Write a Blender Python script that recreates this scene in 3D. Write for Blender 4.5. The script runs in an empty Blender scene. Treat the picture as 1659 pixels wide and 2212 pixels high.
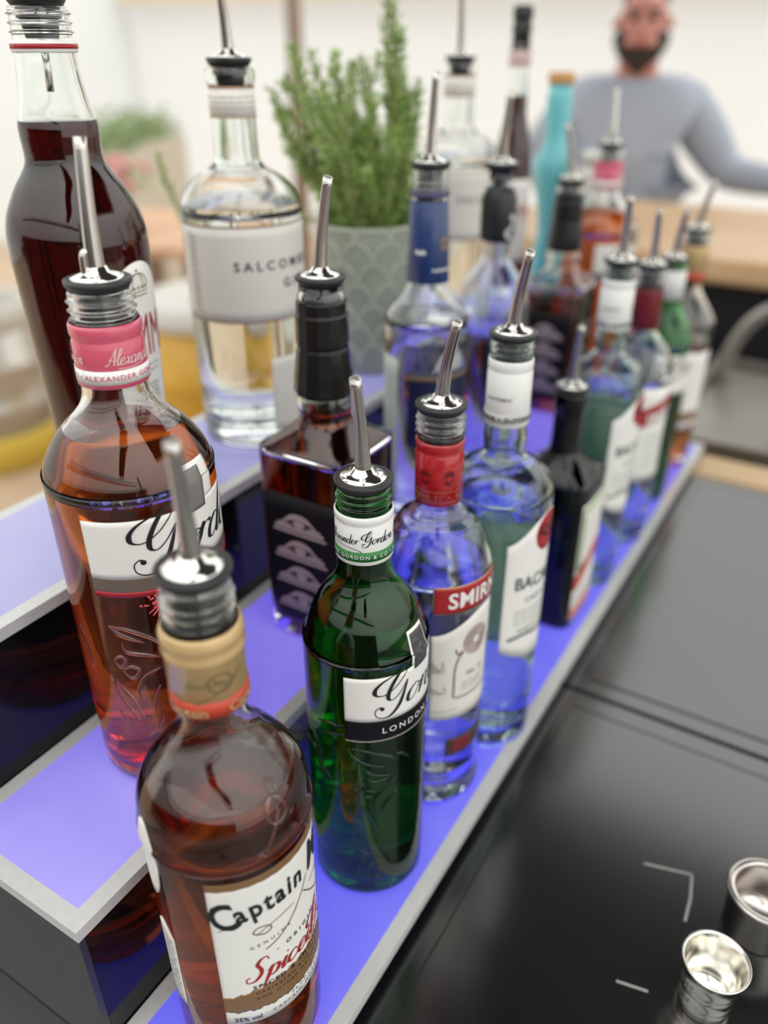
import bpy, bmesh, math, random
from mathutils import Vector, Matrix
random.seed(7)
S = bpy.context.scene
COL = S.collection
PI = math.pi
R = math.radians

# ------------------------------------------------------------------ camera
CAM = Vector((-0.1377, -0.1601, 0.5146))
pitch, yaw = R(29.71), R(31.24)
cd = bpy.data.cameras.new('camera')
cam = bpy.data.objects.new('camera', cd); COL.objects.link(cam)
cam.location = CAM
fwd = Vector((math.cos(pitch)*math.cos(yaw), math.cos(pitch)*math.sin(yaw), -math.sin(pitch)))
cam.rotation_euler = fwd.to_track_quat('-Z', 'Y').to_euler()
cd.sensor_fit = 'VERTICAL'; cd.sensor_height = 36; cd.sensor_width = 27
cd.lens = 36*1739.5/2212
cd.clip_start = 0.02
cd.dof.use_dof = True; cd.dof.focus_distance = 0.446; cd.dof.aperture_fstop = 2.85
cd.dof.aperture_blades = 0
S.camera = cam

# ------------------------------------------------------------------ overcast sky, brighter overhead and on the customers' side
w = bpy.data.worlds.new('sky'); S.world = w; w.use_nodes = True
nt = w.node_tree; nt.nodes.clear()
N = nt.nodes.new; LK = nt.links.new
out = N('ShaderNodeOutputWorld'); bg = N('ShaderNodeBackground'); LK(bg.outputs[0], out.inputs[0])
tc = N('ShaderNodeTexCoord'); sx = N('ShaderNodeSeparateXYZ'); LK(tc.outputs['Generated'], sx.inputs[0])
def mth(op, a, b, clamp=False):
    n = N('ShaderNodeMath'); n.operation = op; n.use_clamp = clamp
    for i, v in enumerate((a, b)):
        if v is None: continue
        if isinstance(v, (int, float)): n.inputs[i].default_value = v
        else: LK(v, n.inputs[i])
    return n.outputs[0]
up = mth('MAXIMUM', sx.outputs[2], 0.0)
side = mth('MAXIMUM', mth('MULTIPLY', sx.outputs[1], -1.0), 0.0)
st = mth('ADD', mth('ADD', mth('MULTIPLY', up, 1.45), 0.88), mth('MULTIPLY', side, 0.60))
low = mth('GREATER_THAN', sx.outputs[2], -0.12)
LK(mth('MULTIPLY', st, mth('ADD', mth('MULTIPLY', low, 0.85), 0.15)), bg.inputs[1])
bg.inputs[0].default_value = (0.99, 1.0, 0.965, 1)

S.view_settings.view_transform = 'Standard'; S.view_settings.look = 'None'
S.view_settings.exposure = 0.0; S.view_settings.gamma = 1.0
S.view_settings.use_curve_mapping = False
try:
    S.cycles.max_bounces = 20; S.cycles.transmission_bounces = 20; S.cycles.glossy_bounces = 8
    S.cycles.diffuse_bounces = 3; S.cycles.transparent_max_bounces = 8
    S.cycles.sample_clamp_indirect = 4.0; S.cycles.blur_glossy = 0.6
    S.cycles.use_denoising = True
except Exception: pass

# ------------------------------------------------------------------ materials
def mat(name, col, rough=.5, metal=0., spec=.5, **k):
    m = bpy.data.materials.new(name); m.use_nodes = True
    b = m.node_tree.nodes['Principled BSDF']
    b.inputs['Base Color'].default_value = (*col, 1)
    b.inputs['Roughness'].default_value = rough; b.inputs['Metallic'].default_value = metal
    b.inputs['Specular IOR Level'].default_value = spec
    if 'coat' in k: b.inputs['Coat Weight'].default_value = k['coat']; b.inputs['Coat Roughness'].default_value = .08
    if 'emit' in k:
        b.inputs['Emission Color'].default_value = (*k['emit'], 1); b.inputs['Emission Strength'].default_value = k.get('power', 1)
    if 'sub' in k: b.inputs['Subsurface Weight'].default_value = k['sub']; b.inputs['Subsurface Radius'].default_value = (.01, .005, .003)
    if 'noise' in k:   # (scale, other colour, low, high)
        sc, c2, lo, hi = k['noise']
        t = m.node_tree; n = t.nodes.new('ShaderNodeTexNoise'); n.inputs['Scale'].default_value = sc; n.inputs['Detail'].default_value = 6
        tco = t.nodes.new('ShaderNodeTexCoord'); r = t.nodes.new('ShaderNodeValToRGB')
        t.links.new(tco.outputs['Object'], n.inputs['Vector']); t.links.new(n.outputs['Fac'], r.inputs['Fac'])
        r.color_ramp.elements[0].position = lo; r.color_ramp.elements[0].color = (*col, 1)
        r.color_ramp.elements[1].position = hi; r.color_ramp.elements[1].color = (*c2, 1)
        t.links.new(r.outputs[0], b.inputs['Base Color'])
    if 'bump' in k:
        sc, dist = k['bump']; t = m.node_tree; n = t.nodes.new('ShaderNodeTexNoise'); n.inputs['Scale'].default_value = sc
        tco = t.nodes.new('ShaderNodeTexCoord'); bu = t.nodes.new('ShaderNodeBump'); bu.inputs['Distance'].default_value = dist
        t.links.new(tco.outputs['Object'], n.inputs['Vector']); t.links.new(n.outputs['Fac'], bu.inputs['Height']); t.links.new(bu.outputs[0], b.inputs['Normal'])
    return m
def glass(name, col, ior=1.5, rough=0.0, wavy=0):
    m = bpy.data.materials.new(name); m.use_nodes = True; t = m.node_tree
    g = t.nodes['Principled BSDF']
    g.inputs['Base Color'].default_value = (*[c*c for c in col], 1); g.inputs['IOR'].default_value = ior; g.inputs['Roughness'].default_value = rough
    g.inputs['Transmission Weight'].default_value = 1
    if wavy:
        n = t.nodes.new('ShaderNodeTexNoise'); n.inputs['Scale'].default_value = 35; bu = t.nodes.new('ShaderNodeBump'); bu.inputs['Distance'].default_value = wavy
        tco = t.nodes.new('ShaderNodeTexCoord'); t.links.new(tco.outputs['Object'], n.inputs['Vector'])
        t.links.new(n.outputs['Fac'], bu.inputs['Height']); t.links.new(bu.outputs[0], g.inputs['Normal'])
    return m
M = dict(
 clear=glass('clear glass', (.985, .995, .985), wavy=.00025), aqua=glass('pale aqua glass', (.935, .99, .965), wavy=.00025), green=glass('green glass', (.17, .64, .24), wavy=.0004),
 deepgreen=glass('very dark green glass', (.03, .13, .07)), bluish=glass('pale blue glass', (.93, .95, 1.0), wavy=.00025),
 water=glass('clear spirit', (.995, 1, 1), 1.35), rum=glass('spiced rum', (.85, .36, .07), 1.35), whiskey=glass('whiskey', (.70, .24, .045), 1.35),
 pink=glass('pink gin', (.98, .44, .12), 1.35), wine=glass('dark red liqueur', (.20, .010, .018), 1.35), dark=glass('dark liqueur', (.05, .04, .03), 1.35),
 steel=mat('brushed steel', (.62, .58, .55), .22, 1), chrome=mat('polished steel', (.88, .87, .84), .12, 1, noise=(60, (.78, .76, .72), .4, .7)),
 rubber=mat('black rubber', (.022, .023, .024), .42), black=mat('black paint', (.012, .012, .014), .45),
 blackgloss=mat('glossy black acrylic', (.004, .004, .006), .035, spec=.35),
 endpanel=mat('scuffed black board', (.028, .029, .03), .32, noise=(90, (.04, .04, .042), .45, .75)),
 counter=mat('black counter laminate', (.004, .005, .006), .18, spec=.8, noise=(7, (.011, .011, .011), .45, .8)),
 groove=mat('counter groove', (.004, .004, .004), .5),
 led1=mat('frosted acrylic lit blue from below', (.17, .17, .22), .22, emit=(.075, .07, 1.0), power=.74, noise=(14, (.21, .21, .26), .35, .7)),
 led2=mat('frosted acrylic lit violet from below', (.35, .33, .37), .22, emit=(.14, .09, 1.0), power=.62, noise=(14, (.40, .39, .42), .35, .7)),
 led3=mat('frosted acrylic lit lilac from below', (.36, .36, .40), .22, emit=(.16, .14, 1.0), power=.30, noise=(14, (.42, .42, .46), .35, .7)),
 lip=mat('unlit acrylic edge', (.60, .60, .60), .2, noise=(160, (.66, .65, .64), .35, .8)),
 paper=mat('white label paper', (.86, .84, .80), .42), paperc=mat('cream label paper', (.80, .77, .71), .5), paperg=mat('grey white label paper', (.70, .67, .62), .5),
 whitecap=mat('white printed cap foil', (.85, .85, .83), .3), ink=mat('black ink', (.012, .012, .014), .4), inkgrey=mat('grey ink', (.22, .21, .2), .5),
 white=mat('white ink', (.85, .85, .84), .4), red=mat('red foil', (.42, .012, .018), .25, coat=.6), redink=mat('red ink', (.38, .012, .02), .4),
 orangered=mat('orange red print', (.55, .06, .03), .4), brown=mat('bronze brown print', (.22, .12, .05), .4), gold=mat('gold print', (.48, .33, .12), .35, .3),
 tan=mat('tan cap foil', (.60, .41, .19), .35, .2, coat=.4), pinkcap=mat('pink cap foil', (.66, .10, .17), .28, coat=.5), greenink=mat('green print', (.03, .20, .05), .4),
 navy=mat('navy blue foil', (.018, .045, .16), .3, coat=.4), greylabel=mat('taupe band print', (.20, .15, .13), .35, .3), crimson=mat('crimson foil', (.17, .01, .02), .35),
 darklabel=mat('black label paper', (.009, .008, .011), .5, spec=.15), mauve=mat('pinkish grey print', (.42, .34, .36), .5), bottlewhite=mat('white bottle coating', (.78, .76, .70), .35),
 teal=mat('turquoise glazed bottle', (.16, .55, .60), .25, coat=.3), cork=mat('orange cork cap', (.62, .33, .12), .6), wineink=mat('dark red ink', (.3, .02, .02), .5),
)
M['lip'].node_tree.nodes['Principled BSDF'].inputs['Transmission Weight'].default_value = 0

M['counter'].node_tree.nodes['Principled BSDF'].inputs['IOR'].default_value = 1.75
# ------------------------------------------------------------------ object helpers
def link(o, parent=None):
    COL.objects.link(o)
    if parent is not None: o.parent = parent
    return o
def mesh(name, bm, m, parent=None, smooth=True, mats=None):
    me = bpy.data.meshes.new(name); bm.normal_update(); bm.to_mesh(me); bm.free()
    if smooth:
        for p in me.polygons: p.use_smooth = True
    for mm in (mats or [m]): me.materials.append(mm)
    return link(bpy.data.objects.new(name, me), parent)
def tag(o, label, cat=None, group=None, kind=None):
    if label: o['label'] = label
    if cat: o['category'] = cat
    if group: o['group'] = group
    if kind: o['kind'] = kind
    return o
def empty(name, loc, label, cat, group=None, rz=0):
    o = link(bpy.data.objects.new(name, None)); o.location = loc; o.rotation_euler.z = rz; o.empty_display_size = .02
    return tag(o, label, cat, group)
def bbox(bm, x0, x1, y0, y1, z0, z1, mi=0, bev=0):
    b2 = bmesh.new() if bev else bm
    v = [b2.verts.new((x, y, z)) for x in (x0, x1) for y in (y0, y1) for z in (z0, z1)]
    for f in ((0, 1, 3, 2), (4, 6, 7, 5), (0, 4, 5, 1), (2, 3, 7, 6), (0, 2, 6, 4), (1, 5, 7, 3)):
        b2.faces.new([v[i] for i in f]).material_index = mi
    if bev:
        bmesh.ops.bevel(b2, geom=list(b2.edges), offset=bev, segments=2, affect='EDGES')
        tmp = bpy.data.meshes.new('t'); b2.to_mesh(tmp); b2.free(); n0 = len(bm.faces); bm.from_mesh(tmp); bpy.data.meshes.remove(tmp)
        bm.faces.ensure_lookup_table()
        for f in bm.faces[n0:]: f.material_index = mi
def box(name, x0, x1, y0, y1, z0, z1, m, parent=None, bev=0):
    bm = bmesh.new(); bbox(bm, x0, x1, y0, y1, z0, z1, 0, bev)
    o = mesh(name, bm, m, parent, smooth=False); return o
def catmull(P, k=6, closed=False):
    P = [Vector(p) for p in P]; n = len(P)
    if n < 3: return P
    o = []
    for i in range(n if closed else n-1):
        a = P[(i-1) % n] if (closed or i > 0) else P[0]*2-P[1]
        b, c = P[i], P[(i+1) % n]
        d = P[(i+2) % n] if (closed or i+2 < n) else P[-1]*2-P[-2]
        for j in range(k):
            t = j/k
            o.append(.5*((2*b)+(c-a)*t+(2*a-5*b+4*c-d)*t*t+(3*b-a-3*c+d)*t**3))
    if not closed: o.append(P[-1])
    return o
def tube(bm, P, rad, seg=12, cap=True, flat=1.0, mi=0):
    P = [Vector(p) for p in P]; n = len(P)
    rad = rad if isinstance(rad, (list, tuple)) else [rad]*n
    rings = []; ref = None
    for i, p in enumerate(P):
        t = (P[min(i+1, n-1)]-P[max(i-1, 0)]).normalized()
        if ref is None: ref = Vector((0, 0, 1)) if abs(t.z) < .9 else Vector((1, 0, 0))
        a = (ref-t*ref.dot(t)).normalized(); ref = a; b = t.cross(a)
        rings.append([bm.verts.new(p+(a*math.cos(2*PI*j/seg)+b*math.sin(2*PI*j/seg)*flat)*rad[i]) for j in range(seg)])
    for i in range(n-1):
        for j in range(seg):
            bm.faces.new((rings[i][j], rings[i][(j+1) % seg], rings[i+1][(j+1) % seg], rings[i+1][j])).material_index = mi
    if cap:
        bm.faces.new(rings[0][::-1]).material_index = mi; bm.faces.new(rings[-1]).material_index = mi
    return rings
def sect(r, n, a):
    c, s = abs(math.cos(a)), abs(math.sin(a))
    return r if n <= 2.01 else r/((c**n+s**n)**(1/n))
def loft(bm, L, seg=72, close=True, rot=0, flatx=1.0):
    """L = [(z, r, n)]; a solid of stacked round or squarish rings"""
    rings = []
    for e in L:
        z, r = e[0], e[1]; n = e[2] if len(e) > 2 else 2
        if r < 1e-6: rings.append([bm.verts.new((0, 0, z))]); continue
        rings.append([bm.verts.new((flatx*sect(r, n, 2*PI*j/seg)*math.cos(2*PI*j/seg+rot), sect(r, n, 2*PI*j/seg)*math.sin(2*PI*j/seg+rot), z)) for j in range(seg)])
    for a, b in zip(rings[:-1], rings[1:]):
        for j in range(seg):
            k = (j+1) % seg
            if len(a) == 1 and len(b) == 1: continue
            if len(a) == 1: bm.faces.new((a[0], b[k], b[j]))
            elif len(b) == 1: bm.faces.new((a[j], a[k], b[0]))
            else: bm.faces.new((a[j], a[k], b[k], b[j]))
    if close:
        if len(rings[0]) > 1: bm.faces.new(rings[0][::-1])
        if len(rings[-1]) > 1: bm.faces.new(rings[-1])
def lathe(name, L, m, parent=None, seg=64, close=True):
    bm = bmesh.new(); loft(bm, L, seg, close); return mesh(name, bm, m, parent)
def smoothprof(L, k=4):
    """Catmull-Rom through (z, r, n) but keep consecutive hard points marked by a 4th value"""
    o = []; n = len(L)
    g = lambda i: L[max(0, min(n-1, i))]
    for i in range(n-1):
        if len(L[i]) > 3 or len(L[i+1]) > 3: o.append(tuple(L[i][:3])); continue
        a, b, c, d = g(i-1), g(i), g(i+1), g(i+2)
        for j in range(k):
            t = j/k; f = lambda q: .5*((2*b[q])+(c[q]-a[q])*t+(2*a[q]-5*b[q]+4*c[q]-d[q])*t*t+(3*b[q]-a[q]-3*c[q]+d[q])*t**3)
            o.append((f(0), f(1), b[2]+(c[2]-b[2])*t))
    o.append(tuple(L[-1][:3])); return o

# ------------------------------------------------------------------ a bottle and what is printed on it
class Bottle:
    def __init__(s, name, label, x, y, z, prof, glassm, t=.0028, base=.012, liquid=None, liqm=None, group=None, rz=0, neckin=None, seg=72, cat='bottle'):
        s.root = empty(name, (x, y, z), label, cat, group, rz); s.rz = rz
        L = [(e[0], e[1], (e[2] if len(e) > 2 and e[2] else 2)) + tuple(e[3:]) for e in prof]
        s.prof = smoothprof(L); s.top = prof[-1][0]
        P = s.prof
        inner = [(z_, max(r-t, .002), n) for z_, r, n in P if z_ > base+.004]
        r0 = s.rad(base+.004)-t
        n0 = inner[0][2]
        inn = [(base, 0.0001, 2), (base, r0*.75, n0), (base+.0012, r0*.94, n0)] + inner
        outer = [(.004, .0001, 2), (.0035, P[0][1]*.45, 2), (0.0, P[0][1]*.78, P[0][2])] + [e for e in P]
        bm = bmesh.new(); loft(bm, outer + inn[::-1], seg, close=False)
        bmesh.ops.recalc_face_normals(bm, faces=bm.faces)
        s.body = mesh('glass_body', bm, glassm, s.root)
        s.inn = inn
        if liquid:
            lo = [(base-.0002, .0001, 2), (base-.0002, r0*.75+.0002, n0), (base+.001, r0*.94+.0002, n0)]
            for z_, r, n in inner:
                if z_ < liquid: lo.append((z_, r+.00025, n))
            rl = s.rad(liquid)-t+.00025; nl = s.sq(liquid)
            lo += [(liquid-.0003, rl, nl), (liquid, rl*.985, nl), (liquid, .0001, 2)]
            bm = bmesh.new(); loft(bm, lo, seg, close=False); bmesh.ops.recalc_face_normals(bm, faces=bm.faces)
            mesh('liquid', bm, liqm, s.root)
    def rad(s, z):
        P = s.prof
        for a, b in zip(P[:-1], P[1:]):
            if a[0] <= z <= b[0] and b[0] > a[0]: return a[1]+(b[1]-a[1])*(z-a[0])/(b[0]-a[0])
        return P[-1][1] if z > P[-1][0] else P[0][1]
    def sq(s, z):
        for a, b in zip(s.prof[:-1], s.prof[1:]):
            if a[0] <= z <= b[0] and b[0] > a[0]: return a[2]+(b[2]-a[2])*(z-a[0])/(b[0]-a[0])
        return 2
    def pt(s, a, z, off):
        """a in degrees on the bottle, z height -> local point"""
        a = R(a); rr = sect(s.rad(z), s.sq(z), a)+off
        return Vector((rr*math.cos(a), rr*math.sin(a), z))
    def patch(s, name, a0, a1, z0, z1, m, parent=None, off=.0003, th=.0002, top=None, bot=None, na=None, nz=10):
        """printed patch following the glass; top/bot optional functions of 0..1 giving height"""
        bm = bmesh.new(); na = na or max(4, int(abs(a1-a0)/3))
        lay = []
        for o_ in (off, off-th):
            g = []
            for i in range(na+1):
                u = i/na; a = a0+(a1-a0)*u; zb = bot(u) if bot else z0; zt = top(u) if top else z1
                g.append([bm.verts.new(s.pt(a, zb+(zt-zb)*j/nz, o_)) for j in range(nz+1)])
            lay.append(g)
        A, B = lay
        full = abs(a1-a0) > 359
        for i in range(na):
            for j in range(nz):
                bm.faces.new((A[i][j], A[i+1][j], A[i+1][j+1], A[i][j+1]))
                bm.faces.new((B[i][j], B[i][j+1], B[i+1][j+1], B[i+1][j]))
            bm.faces.new((A[i][0], B[i][0], B[i+1][0], A[i+1][0])); bm.faces.new((A[i][nz], A[i+1][nz], B[i+1][nz], B[i][nz]))
        for i, f in ((0, 0), (na, 1)):
            for j in range(nz):
                q = (A[i][j], A[i][j+1], B[i][j+1], B[i][j]); bm.faces.new(q if not f else q[::-1])
        return mesh(name, bm, m, parent or s.root)
    def wrap(s, bm, a0, z0, off):
        """flat artwork (x mm-metres, y metres) -> onto the glass; x=0,y=0 lands at angle a0, height z0"""
        for v in bm.verts:
            x, y, o2 = v.co.x, v.co.y, v.co.z
            r = s.rad(z0); v.co = s.pt(a0+math.degrees(x/r), z0+y, off+o2)
    def art(s, name, bm, a0, z0, m, parent=None, off=.00055):
        s.wrap(bm, a0, z0, off); return mesh(name, bm, m, parent or s.root, smooth=False)

def cut(bm, step=.0014):
    xs = [v.co.x for v in bm.verts]
    if not xs: return
    x = min(xs)+step
    while x < max(xs):
        bmesh.ops.bisect_plane(bm, geom=bm.verts[:]+bm.edges[:]+bm.faces[:], plane_co=(x, 0, 0), plane_no=(1, 0, 0)); x += step
def text(bm, s, h, x=0, y=0, sx=1., bold=0., shear=0., gap=1., align='LEFT', rot=0, arc=None, slices=True):
    """letters of cap height h into the flat artwork bm"""
    cu = bpy.data.curves.new('t', 'FONT'); cu.body = s; cu.size = h/.72; cu.offset = bold*h; cu.shear = shear; cu.space_character = gap
    cu.align_x = align; cu.resolution_u = 3; ob = bpy.data.objects.new('t', cu); COL.objects.link(ob)
    dg = bpy.context.evaluated_depsgraph_get(); me = bpy.data.meshes.new_from_object(ob.evaluated_get(dg))
    b2 = bmesh.new(); b2.from_mesh(me)
    for v in b2.verts: v.co.x *= sx
    if slices: cut(b2)
    c, sn = math.cos(rot), math.sin(rot)
    for v in b2.verts:
        X, Y = v.co.x, v.co.y
        if arc: Y += arc*X*X
        v.co = (x+X*c-Y*sn, y+X*sn+Y*c, 0)
    m2 = bpy.data.meshes.new('t'); b2.to_mesh(m2); b2.free(); bm.from_mesh(m2)
    bpy.data.objects.remove(ob); bpy.data.curves.remove(cu); bpy.data.meshes.remove(me); bpy.data.meshes.remove(m2)
def ribbon(bm, P, wmin, wmax, k=7, z=0):
    """pen stroke: thick on the way down, thin on the way up"""
    P = catmull([(p[0], p[1], 0) for p in P], k); n = len(P); L = []
    for i, p in enumerate(P):
        d = (P[min(i+1, n-1)]-P[max(i-1, 0)]); d = d.normalized() if d.length > 0 else Vector((1, 0, 0))
        q = max(0, -d.y)**1.5; wd = wmin+(wmax-wmin)*q*min(1, 4*min(i, n-1-i)/n+.15)
        nn = Vector((-d.y, d.x, 0))*wd*.5; L.append((bm.verts.new((p.x+nn.x, p.y+nn.y, z)), bm.verts.new((p.x-nn.x, p.y-nn.y, z))))
    for a, b in zip(L[:-1], L[1:]): bm.faces.new((a[0], a[1], b[1], b[0]))
def disc(bm, x, y, r, n=16, rx=None, r0=0, z=0):
    rx = rx or r
    o = [bm.verts.new((x+rx*math.cos(2*PI*i/n), y+r*math.sin(2*PI*i/n), z)) for i in range(n)]
    if r0:
        q = r0/r; i_ = [bm.verts.new((x+rx*q*math.cos(2*PI*i/n), y+r0*math.sin(2*PI*i/n), z)) for i in range(n)]
        for i in range(n): bm.faces.new((o[i], o[(i+1) % n], i_[(i+1) % n], i_[i]))
    else: bm.faces.new(o)
def quad(bm, x0, x1, y0, y1, z=0, step=.002):
    n = max(1, int((x1-x0)/step)); p = None
    for i in range(n+1):
        x = x0+(x1-x0)*i/n; a, b = bm.verts.new((x, y0, z)), bm.verts.new((x, y1, z))
        if p: bm.faces.new((p[0], a, b, p[1]))
        p = (a, b)
GL = {
 'a': ([[(.9, .8), (.5, 1), (.1, .6), (.15, .1), (.5, 0), (.85, .45), (.95, 1)], [(.95, 1), (.85, .2), (1, 0), (1.3, .35)]], 1.22),
 'c': ([[(.85, .75), (.6, 1), (.2, .8), (.1, .3), (.4, 0), (.8, .1), (1.1, .4)]], 1.0),
 'd': ([[(.9, .8), (.5, 1), (.1, .6), (.15, .1), (.5, 0), (.85, .45), (.95, 1)], [(1.0, 2.3), (.92, 1), (.86, .2), (1, 0), (1.3, .35)]], 1.25),
 'e': ([[(.1, .4), (.5, .5), (.8, .8), (.55, 1), (.2, .8), (.1, .3), (.4, 0), (.8, .1), (1.1, .4)]], .98),
 'i': ([[(.1, .4), (.4, 1), (.3, .2), (.45, 0), (.75, .35)], [(.45, 1.55), (.42, 1.4)]], .68),
 'l': ([[(.1, .4), (.6, 1.6), (.6, 2.2), (.35, 2.1), (.25, .6), (.4, 0), (.75, .35)]], .66),
 'n': ([[(0, .5), (.3, 1), (.25, .5), (.2, 0)], [(.2, .3), (.5, .9), (.75, .95), (.75, .5), (.75, .1), (.95, 0), (1.2, .35)]], 1.12),
 'o': ([[(.5, 1), (.1, .7), (.1, .2), (.4, 0), (.8, .3), (.85, .8), (.5, 1)], [(.8, .85), (1.1, .8)]], 1.0),
 'p': ([[(.1, .6), (.35, 1.05), (.3, .3), (.15, -1)], [(.3, .6), (.6, 1), (.95, .8), (.9, .2), (.55, 0), (.3, .2)]], 1.1),
 'r': ([[(0, .5), (.3, 1), (.25, .5), (.2, 0)], [(.22, .4), (.45, .85), (.75, .95), (.85, .8)]], .86),
 's': ([[(0, .3), (.5, 1), (.55, .9)], [(.5, 1), (.4, .75), (.75, .35), (.55, 0), (.2, 0), (.1, .2)]], .9),
 'x': ([[(.1, .9), (.35, .9), (.6, .1), (.85, .1)], [(.85, 1), (.1, 0)]], .95),
 'A': ([[(0, .2), (.1, 0), (.4, .3), (1.2, 2.4)], [(1.2, 2.4), (1.22, 1.2), (1.3, 0)], [(.3, .95), (.8, .7), (1.7, .8)]], 1.55),
 'S': ([[(1.25, 2.0), (1.0, 2.4), (.6, 2.3), (.45, 1.8), (.85, 1.2), (1.0, .6), (.7, 0), (.2, -.05), (0, .35), (.2, .6)]], 1.4),
 "'": ([[(.25, 2.3), (.1, 1.8)]], .35),
 'G': ([[(1.75, 2.35), (1.1, 2.3), (.4, 1.95), (.05, 1.5), (.15, 1.12), (.7, 1.05), (1.4, 1.5), (1.95, 2.2), (2.02, 2.62), (1.75, 2.7), (1.3, 2.1), (.95, 1.3), (.95, .75), (1.3, .6), (1.75, 1.0), (2.15, 1.65)],
        [(2.15, 1.65), (2.0, .9), (1.75, .1), (1.3, -.45), (.8, -.6), (.35, -.4), (.25, .0), (.5, .22), (.66, .08)]], 2.2)}
def script(bm, s, xh, x=0, y=0, shear=.35, wmin=.06, wmax=.26, ky=None, sxx=1.):
    for ch in s:
        if ch == ' ': x += xh*.6; continue
        st, adv = GL[ch]
        for P in st:
            Q = [((x+(px+py*(shear if ch != 'G' else shear*.3))*xh*sxx), y+(ky(x+px*xh) if ky else 0)+py*xh) for px, py in P]
            ribbon(bm, Q, wmin*xh, wmax*xh)
        if ch == 'G': disc(bm, x+(.66)*xh*sxx, y+.08*xh, .13*xh)
        x += adv*xh*sxx
    return x
def pourer(root, z, tip, deep=.03, cone=False, rneck=.0125, k=1.0):
    """speed pourer: black rubber collar and ribbed stopper, steel cap, bent spout and air tube"""
    p = lathe('pourer_collar', [(z-.0055, .0001), (z-.0055, .0125), (z-.0048, .0146), (z-.0018, .0166*k), (z+.0002, .0167*k), (z+.0006, .0160*k), (z+.0004, .0138), (z, .0001)], M['rubber'], root, 48)
    zz = z-.0052; L = [(zz-deep, .0001), (zz-deep, rneck-.0035)]
    n = 6
    for i in range(n):
        a = zz-deep+deep*(i+.15)/n; b = zz-deep+deep*(i+.5)/n; c = zz-deep+deep*(i+.85)/n
        L += [(a, rneck-.0030), (b, rneck-.0008), (c, rneck-.0030)]
    if cone: L = [(zz-deep, .0001), (zz-deep, rneck*.66), (zz-deep*.4, rneck*.78), (zz-deep*.35, rneck*.9)]
    L += [(zz, rneck-.0012), (zz, .0001)]
    lathe('stopper', L, M['rubber'], p, 40)
    lathe('steel_cap', [(z+.0001, .0001), (z+.0001, .0134), (z+.0014, .0130), (z+.0026, .0100), (z+.0036, .0066), (z+.0062, .0052), (z+.0064, .0001)], M['chrome'], p, 48)
    T = Vector(tip); a = Vector((T.x, T.y, 0))
    P = catmull([(0, 0, z+.003), (a.x*.12, a.y*.12, z+T.z*.25), (a.x*.36, a.y*.36, z+T.z*.52), (a.x, a.y, z+T.z)], 6)
    n = len(P); bm = bmesh.new()
    rr = [.0048+(.0030-.0048)*(i/(n-1)) for i in range(n)]
    Pi = [P[-1], P[-1]*.75+P[-2]*.25, P[-3]]
    tube(bm, P+Pi, rr+[.0024, .0023, .0020], 20)
    mesh('spout', bm, M['steel'], p)
    if a.length < .001: a = Vector((.001, 0, 0))
    d = a.normalized(); q = Vector((-d.y, d.x, 0)); bm = bmesh.new()
    o = -d*.0055
    tube(bm, catmull([o+Vector((0, 0, z+.002)), o+Vector((0, 0, z+.008)), o*.9+Vector((0, 0, z+.0125)), o*.4+Vector((0, 0, z+.0135))], 4), .0019, 10)
    mesh('air_tube', bm, M['steel'], p)
    return p
def thread(z0, z1, r, n=3, amp=.0011):
    L = []
    for i in range(n):
        h = (z1-z0)/n; b = z0+i*h
        L += [(b, r, 2), (b+h*.28, r, 2), (b+h*.5, r+amp, 2), (b+h*.72, r, 2)]
    return L
def relief(b, S_, m, rad=.0009, off=-.0002, name='raised_pattern'):
    bm = bmesh.new()
    for st in S_:
        st = [(a if abs(a-st[0][0]) < 180 else (a-360 if a > st[0][0] else a+360), z) for a, z in st]
        P = catmull([(a, z*1000, 0) for a, z in st], 5)
        W = [b.pt(p.x, p.y/1000, off) for p in P]; n = len(W)
        tube(bm, W, [rad*(.35+.65*math.sin(PI*min(1, max(0, i/(n-1)))))for i in range(n)], 8)
    return mesh(name, bm, m, b.root)

# ================================================================== THE PLACE
ZF = -.95
def struct(name, bm, m, smooth=False): o = mesh(name, bm, m, None, smooth); o['kind'] = 'structure'; return o
plank = mat('pale wood deck', (.58, .43, .30), .6, noise=(3, (.48, .34, .22), .35, .7))
bm = bmesh.new(); bbox(bm, -4, 8, -5, 7, ZF-.05, ZF)
struct('floor', bm, plank)
fabric = bpy.data.materials.new('white marquee fabric'); fabric.use_nodes = True
t = fabric.node_tree; pb = t.nodes['Principled BSDF']; pb.inputs['Base Color'].default_value = (.95, .96, .97, 1); pb.inputs['Roughness'].default_value = .8
tr = t.nodes.new('ShaderNodeBsdfTranslucent'); tr.inputs[0].default_value = (.97, .98, .98, 1); mx = t.nodes.new('ShaderNodeMixShader'); mx.inputs[0].default_value = .5
t.links.new(pb.outputs[0], mx.inputs[1]); t.links.new(tr.outputs[0], mx.inputs[2]); t.links.new(mx.outputs[0], t.nodes['Material Output'].inputs[0])
bm = bmesh.new(); bbox(bm, 6.2, 6.23, -5, 7, ZF, 2.0); struct('wall_back', bm, fabric)
bm = bmesh.new(); bbox(bm, -4, 6.2, 6.5, 6.53, ZF, 2.0); struct('wall_left', bm, fabric)
creamwood = mat('cream painted timber', (.72, .62, .48), .6); polewood = mat('weathered brown pole', (.26, .18, .13), .6)
bm = bmesh.new(); bbox(bm, 6.0, 6.12, -4, 6.4, .88, 1.0); struct('trim_1', bm, creamwood)
darkbeam = mat('dark beam for reflections', (.02, .018, .016), .6)
for i, (x0, x1, y0, y1, z0) in enumerate([(-2.3, -2.1, -3, 3, 1.5)]):
    bm = bmesh.new(); bbox(bm, x0, x1, y0, y1, z0, z0+.12); struct('trim_%d' % (i+2), bm, darkbeam)  # unseen dark beam behind the camera, added to break up the bottle reflections
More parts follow.
